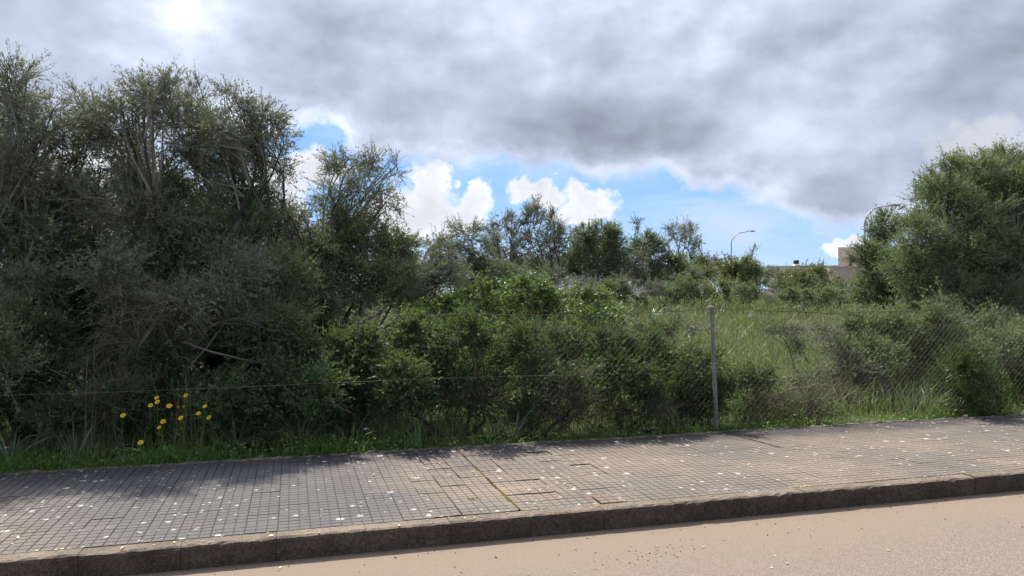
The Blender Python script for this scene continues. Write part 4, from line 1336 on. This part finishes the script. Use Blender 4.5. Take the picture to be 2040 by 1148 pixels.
# ------------------------------------------------------------------ fence
def build_fence():
    rng = np.random.default_rng(300)
    tf = 6.71
    pb = on_ground(1428, tf)
    root = empty('chain_link_fence', pb, 'rusty sagging chain-link fence on one leaning grey steel post', 'fence')
    sp, _ = ST(pb[0], pb[1])
    top = at(1417, 612, tf)
    g = Geo()
    P = np.stack([pb + (top - pb) * u for u in np.linspace(-0.05, 1, 9)])
    tubes(g, P, np.full(9, 0.0205), 14)
    post = g.build('post', M['steel'], root, smooth=True)
    g = Geo()
    cp = [top + np.array([0, 0, z]) for z in (-0.012, 0.004, 0.012, 0.017)]
    tubes(g, np.stack(cp), np.array([0.0255, 0.0255, 0.018, 0.001]), 14)
    g.build('cap', M['steel'], post)
    bpy.context.view_layer.update()
    post_children = [o for o in post.children]
    for o in post_children:            # the cap was built in world coordinates below a part whose own origin is the fence's
        o.matrix_parent_inverse.identity()
        v = np.empty(len(o.data.vertices) * 3, np.float32)
        o.data.vertices.foreach_get('co', v)
        v = v.reshape(-1, 3) - np.array(root.location, np.float32)
        o.data.vertices.foreach_set('co', v.ravel())
        o.data.update()
    g = Geo()
    a = np.linspace(0, 2 * math.pi, 15)
    rc = at(1421.5, 619, tf - 0.035)
    tubes(g, rc + np.stack([0.022 * np.cos(a), 0 * a, 0.028 * np.sin(a)], -1), np.full(15, 0.003), 5)
    g.build('tension_ring', M['steel'], root, smooth=True)

    def top_z(s):
        d = s - sp
        span = np.where(d > 0, d, -d)
        return top[2] - 0.012 - 0.052 * np.clip(span / 1.2, 0, 1) ** 0.8 - 0.012 * np.sin(np.clip(span, 0, 9) * 1.7) * (span > 1.2)

    ss = np.linspace(-6.5, 12, 260)
    g = Geo()
    P = np.stack([W(s, tf - 0.03, float(top_z(s)) + rng.normal(0, 0.002)) for s in np.linspace(0.6, 12, 200)])
    tubes(g, P, np.full(len(P), 0.0034), 4)
    g.build('top_wire', M['wire'], root)
    for nm, zz, mat_, r_ in (('middle_wire', 0.735, 'wire_grey', 0.0011), ('bottom_wire', 0.20, 'wire_grey', 0.0010)):
        g = Geo()
        P = np.stack([W(s, tf - 0.03, zz + 0.012 * math.sin(s * 1.1) + rng.normal(0, 0.0012)) for s in ss])
        tubes(g, P, np.full(len(ss), r_), 4)
        g.build(nm, M[mat_], root)
    # woven zigzag wires
    g = Geo()
    p = 0.034
    dz = 0.034
    s_from, s_to = sp - 1.9, 11.5
    ns = int((s_to - s_from) / p)
    Plist = []
    K = 34
    for i in range(ns):
        s_i = s_from + i * p
        tz = float(top_z(np.array(s_i))) - 0.002
        zs = tz - np.arange(K) * dz
        zig = np.where((np.arange(K) + i) % 2 == 0, -p / 2 - 0.001, p / 2 + 0.001)
        warp = 0.012 * math.sin(s_i * 3.1) * np.sin(np.arange(K) * 0.21)
        dep = 0.02 * np.sin(np.arange(K) * 0.16 + s_i * 1.3)
        S = s_i + zig + warp
        T = tf - 0.03 + dep + np.where((np.arange(K) + i) % 2 == 0, 0.002, -0.002)
        Plist.append(np.stack([S * CA - T * SA, S * SA + T * CA, zs], -1))
    Plist = np.stack(Plist)
    tubes(g, Plist, np.full((len(Plist), K), 0.0010), 3, 0.5)
    o = g.build('wire_mesh', M['wire'], root)
    o['kind'] = 'stuff'


build_fence()


# ------------------------------------------------------------------ far things: lamps, houses
def street_lamp(label, px, py_top, Y, reach, rise):
    """pole with a quarter-bent arm; py_top: the row of the arm's end"""
    X = (px - 1020) / F * Y
    zt = H - (py_top - HOR) / F * Y
    gz = float(ground_z(X, Y))
    root = empty('street_lamp', (X, Y, gz), label, 'street lamp', 'street lamps behind the plot')
    g = Geo()
    P = [(X, Y, gz - 0.1), (X, Y, gz + 2), (X, Y, zt - rise - 0.6), (X, Y, zt - rise)]
    tubes(g, np.array(P), np.array([0.085, 0.08, 0.06, 0.055]), 10)
    g.build('pole', M['lamp_pole'], root, smooth=True)
    g = Geo()
    a = np.linspace(0, math.pi / 2, 12)
    P = [(X, Y, zt - rise - 0.05)] + [(X + rise * 0.95 * (1 - math.cos(u)), Y, zt - rise + rise * 0.93 * math.sin(u)) for u in a] + [(X + reach, Y, zt)]
    tubes(g, np.array(P), np.linspace(0.055, 0.04, len(P)), 8)
    g.build('arm', M['lamp_pole'], root, smooth=True)
    g = Geo()
    hx = X + reach - 0.1
    secs = [(0, 0.05, 0.04), (0.12, 0.09, 0.06), (0.4, 0.15, 0.09), (0.7, 0.15, 0.085), (0.85, 0.05, 0.04)]
    v = []
    for dx, wy, hz in secs:
        for an in np.arange(10) * 2 * math.pi / 10:
            zz = math.sin(an) * hz
            v.append((hx + dx, Y + math.cos(an) * wy, zt + 0.02 + (zz if zz > 0 else zz * 0.5)))
    idx = np.arange(50).reshape(5, 10)
    nx = np.roll(idx, -1, 1)
    g.add(v, q=np.stack([idx[:-1], nx[:-1], nx[1:], idx[1:]], -1).reshape(-1, 4))
    head = g.build('lamp_head', M['lamp_head'], root, smooth=True)
    g = Geo()
    v = [(0.25 + 0.22 * math.cos(an), 0.11 * math.sin(an), 0) for an in np.arange(12) * 2 * math.pi / 12]
    v = [(hx + 0.28 + x_, Y + y_, zt - 0.035 - (0.0)) for x_, y_, _ in v] + [(hx + 0.28 + 0.25, Y, zt - 0.09)]
    g.add(v, t=[[k, (k + 1) % 12, 12] for k in range(12)])
    g.build('lens', M['lamp_glass'], root, smooth=True)


street_lamp('grey curved street lamp standing free against the sky', 1457, 461, 78, 1.75, 1.35)
street_lamp('grey curved street lamp half hidden by the right-hand olive', 1723, 409, 52, 1.75, 1.35)


def box(g, x0, x1, y0, y1, z0, z1, mat=0):
    v = [(x0, y0, z0), (x1, y0, z0), (x1, y1, z0), (x0, y1, z0), (x0, y0, z1), (x1, y0, z1), (x1, y1, z1), (x0, y1, z1)]
    g.add(v, q=[[0, 1, 5, 4], [1, 2, 6, 5], [2, 3, 7, 6], [3, 0, 4, 7], [4, 5, 6, 7], [3, 2, 1, 0]], mat=mat)


def build_houses():
    Y = 72.0
    X = lambda px: (px - 1020) / F * Y
    Z = lambda py: H - (py - HOR) / F * Y
    gz = float(ground_z(X(1700), Y))
    x0, x1 = X(1670), X(1860)
    root = empty('house', (x0, Y, gz), 'pink-beige flat-roofed house behind the right-hand olive', 'house')
    # front wall with openings: built as pieces round the windows
    wins = [(X(1689), X(1695.5), Z(531), Z(508)), (X(1735), X(1760), Z(528), Z(508)), (X(1795), X(1822), Z(528), Z(508))]
    g = Geo()
    ztop = Z(493)
    xs = x0
    for wx0, wx1, wz0, wz1 in wins:
        box(g, xs, wx0, Y, Y + 0.3, gz - 0.5, ztop)
        box(g, wx0, wx1, Y, Y + 0.3, gz - 0.5, wz0)
        box(g, wx0, wx1, Y, Y + 0.3, wz1, ztop)
        xs = wx1
    box(g, xs, x1, Y, Y + 0.3, gz - 0.5, ztop)
    box(g, x0, x0 + 0.3, Y + 0.3, Y + 9, gz - 0.5, ztop)
    box(g, x1 - 0.3, x1, Y + 0.3, Y + 9, gz - 0.5, ztop)
    box(g, x0 + 0.3, x1 - 0.3, Y + 8.7, Y + 9, gz - 0.5, ztop)
    g.build('wall', M['plaster'], root)
    g = Geo()
    box(g, x0 + 0.3, x1 - 0.3, Y + 0.3, Y + 8.7, ztop - 0.5, ztop - 0.3)
    g.build('roof', M['coping'], root)
    for wx0, wx1, wz0, wz1 in wins:
        g = Geo()
        box(g, wx0 + 0.05, wx1 - 0.05, Y + 0.16, Y + 0.18, wz0 + 0.05, wz1 - 0.05)
        wn = g.build('window', M['glass'], root)
        g = Geo()
        e = 0.05
        box(g, wx0, wx0 + e, Y + 0.12, Y + 0.2, wz0, wz1)
        box(g, wx1 - e, wx1, Y + 0.12, Y + 0.2, wz0, wz1)
        box(g, wx0 + e, wx1 - e, Y + 0.12, Y + 0.2, wz0, wz0 + e)
        box(g, wx0 + e, wx1 - e, Y + 0.12, Y + 0.2, wz1 - e, wz1)
        g.build('window_frame', M['frame'], root)
    root.rotation_euler.z = math.radians(-25)
    # lower brown terrace wall in front
    a0, a1 = X(1652), X(1800)
    root = empty('garden_wall', (a0 * 0.96, Y - 3, gz), 'brown rendered wall at the foot of the pink-beige house', 'wall')
    g = Geo()
    box(g, a0 * 0.96, a1 * 0.96, Y - 3, Y - 2.7, gz - 0.5, H - (533 - HOR) / F * (Y - 3))
    g.build('wall', M['plaster_brown'], root)
    g = Geo()
    zz = H - (533 - HOR) / F * (Y - 3)
    box(g, a0 * 0.96 - 0.05, a1 * 0.96 + 0.05, Y - 3.05, Y - 2.65, zz, zz + 0.10)
    g.build('coping', M['coping'], root)
    root.rotation_euler.z = math.radians(-24)
    # long low white building
    Yb = 86.0
    XB = lambda px: (px - 1020) / F * Yb
    ZB = lambda py: H - (py - HOR) / F * Yb
    gz = float(ground_z(XB(1600), Yb))
    b0, b1 = XB(1530), XB(1664)
    root = empty('low_building', (b0, Yb, gz), 'long low white building with grey parapet behind the shrubs', 'building')
    g = Geo()
    box(g, b0, b1, Yb, Yb + 8, gz - 0.5, ZB(533))
    g.build('wall', M['plaster_white'], root)
    g = Geo()
    box(g, b0 - 0.1, b1 + 0.1, Yb - 0.1, Yb + 8.1, ZB(533), ZB(530.3))
    g.build('parapet', M['coping'], root)
    root.rotation_euler.z = math.radians(-20)
    # water tank with its plinth
    zt = ZB(530.3)
    cx, cyy = XB(1585), Yb - 0.2
    root = empty('water_tank', (cx, cyy, zt), 'small black water tank on the low white building', 'tank')
    g = Geo()
    box(g, cx - 0.28, cx + 0.28, cyy - 0.28, cyy + 0.28, zt, zt + 0.22)
    g.build('plinth', M['plaster_white'], root)
    g = Geo()
    P = [(cx, cyy, zt + z) for z in (0.22, 0.24, 0.60, 0.66, 0.68)]
    tubes(g, np.array(P), np.array([0.28, 0.31, 0.31, 0.27, 0.01]), 14)
    g.build('tank_body', M['tank'], root, smooth=True)


build_houses()


# ------------------------------------------------------------------ small things on the ground
def litter():
    rng = np.random.default_rng(400)
    g = Geo()
    # fallen leaves and petals: on the kerb, the tiles, and in the gutter
    n = 420
    s = rng.uniform(-4, 11, n)
    u = rng.random(n)
    t = np.where(u < 0.45, rng.uniform(TF + 0.03, TI + 0.02, n), np.where(u < 0.9, rng.uniform(TI, 6.6, n), rng.uniform(3.6, TF - 0.02, n)))
    z = np.where(u < 0.9, KH + 0.004, 0.004)
    X, Y = s * CA - t * SA, s * SA + t * CA
    B = np.stack([X, Y, z], -1)
    a = rng.uniform(0, 6.28, n)
    D = np.stack([np.cos(a), np.sin(a), rng.uniform(0, 0.15, n)], -1)
    side = np.stack([-np.sin(a), np.cos(a), rng.uniform(0.0, 0.2, n)], -1)
    L = rng.uniform(0.012, 0.034, n)[:, None]
    wd = L * rng.uniform(0.3, 0.6, (n, 1))
    v = np.stack([B, B + D * L * 0.5 - side * wd * 0.5, B + D * L, B + D * L * 0.5 + side * wd * 0.5], 1).reshape(-1, 3)
    g.add(v, q=np.arange(n * 4).reshape(n, 4), var=rng.random(n))
    tag(g.build('leaf_litter', M['litter']), 'pale fallen leaves and petals scattered on kerb and pavement', 'litter', kind='stuff')
    # grit on the road
    g = Geo()
    n = 260
    s = rng.uniform(-4, 9, n)
    t = TF - 0.04 - np.abs(rng.normal(0, 0.35, n))
    k = rng.random(n) < 0.25
    s[k] = rng.normal(2.0, 0.25, k.sum())
    t[k] = rng.normal(3.98, 0.09, k.sum())
    oc = np.array([(1, 0, 0), (0, 1, 0), (-1, 0, 0), (0, -1, 0), (0, 0, 0.7), (0, 0, -0.5)])
    tr = np.array([[0, 1, 4], [1, 2, 4], [2, 3, 4], [3, 0, 4], [1, 0, 5], [2, 1, 5], [3, 2, 5], [0, 3, 5]])
    for si, ti in zip(s, t):
        r = rng.uniform(0.0025, 0.007)
        v = oc * r * rng.uniform(0.6, 1.3, (6, 3)) + W(si, ti, r * 0.35)
        g.add(v, t=tr)
    tag(g.build('road_grit', M['gravel']), 'dark grit and small stones lying on the road by the kerb', 'grit', kind='stuff')


litter()


def fallen_branch():
    rng = np.random.default_rng(410)
    b = on_ground(1850, 6.72)
    root = empty('fallen_branch', b, 'dry forked branch lying at the pavement edge before the broom bush', 'branch')
    g = Geo()
    p0 = at(1782, 827, 6.70)
    p1 = at(1922, 822, 6.72)
    P = limb(rng, p0, p1, 10, 0.03, 0.10)
    P[:, 2] = np.maximum(P[:, 2], KH + 0.01)
    tubes(g, P, np.linspace(0.006, 0.003, 10), 5, 0.6)
    for k in (3, 5, 6):
        q = P[k] + np.array([rng.uniform(0.08, 0.2), rng.uniform(-0.05, 0.05), -0.03])
        q[2] = max(q[2], KH + 0.005)
        tubes(g, limb(rng, P[k], q, 6, 0.05), np.linspace(0.003, 0.0015, 6), 4, 0.5)
    g.build('branch', M['dead'], root)
    rng = np.random.default_rng(411)
    c = at(1923, 826, 6.66)
    root = empty('stone', (c[0], c[1], KH), 'small white stone at the pavement edge before the broom bush', 'stone')
    g = Geo()
    n, m_ = 8, 5
    v = []
    for i in range(m_):
        ph = math.pi * i / (m_ - 1)
        for k in range(n):
            a = 2 * math.pi * k / n
            r = 0.022 * (1 + rng.normal(0, 0.09))
            v.append((c[0] + r * math.sin(ph) * math.cos(a) * 1.2, c[1] + r * math.sin(ph) * math.sin(a), KH + 0.013 + 0.7 * r * math.cos(ph)))
    idx = np.arange(n * m_).reshape(m_, n)
    nx = np.roll(idx, -1, 1)
    g.add(v, q=np.stack([idx[:-1], idx[1:], nx[1:], nx[:-1]], -1).reshape(-1, 4))
    g.build('stone_body', M['stone'], root, smooth=True)


fallen_branch()


def tuft(label, s, t, seed, n=40):
    rng = np.random.default_rng(seed)
    b = W(s, t, KH)
    root = empty('grass_tuft', b, label, 'grass tuft')
    B = b + np.stack([rng.normal(0, 0.022, n), rng.normal(0, 0.014, n), np.full(n, -0.006)], -1)
    g = Geo()
    blades(g, rng, B, rng.uniform(0.015, 0.04, n), 0.004, 1.0, rng.random(n))
    g.build('blades', M['weed'], root)


p_ = at(1032, 983, 5.0)
tuft('tiny green grass tuft growing in the relaid tiles', 1.16, 4.93, 420)
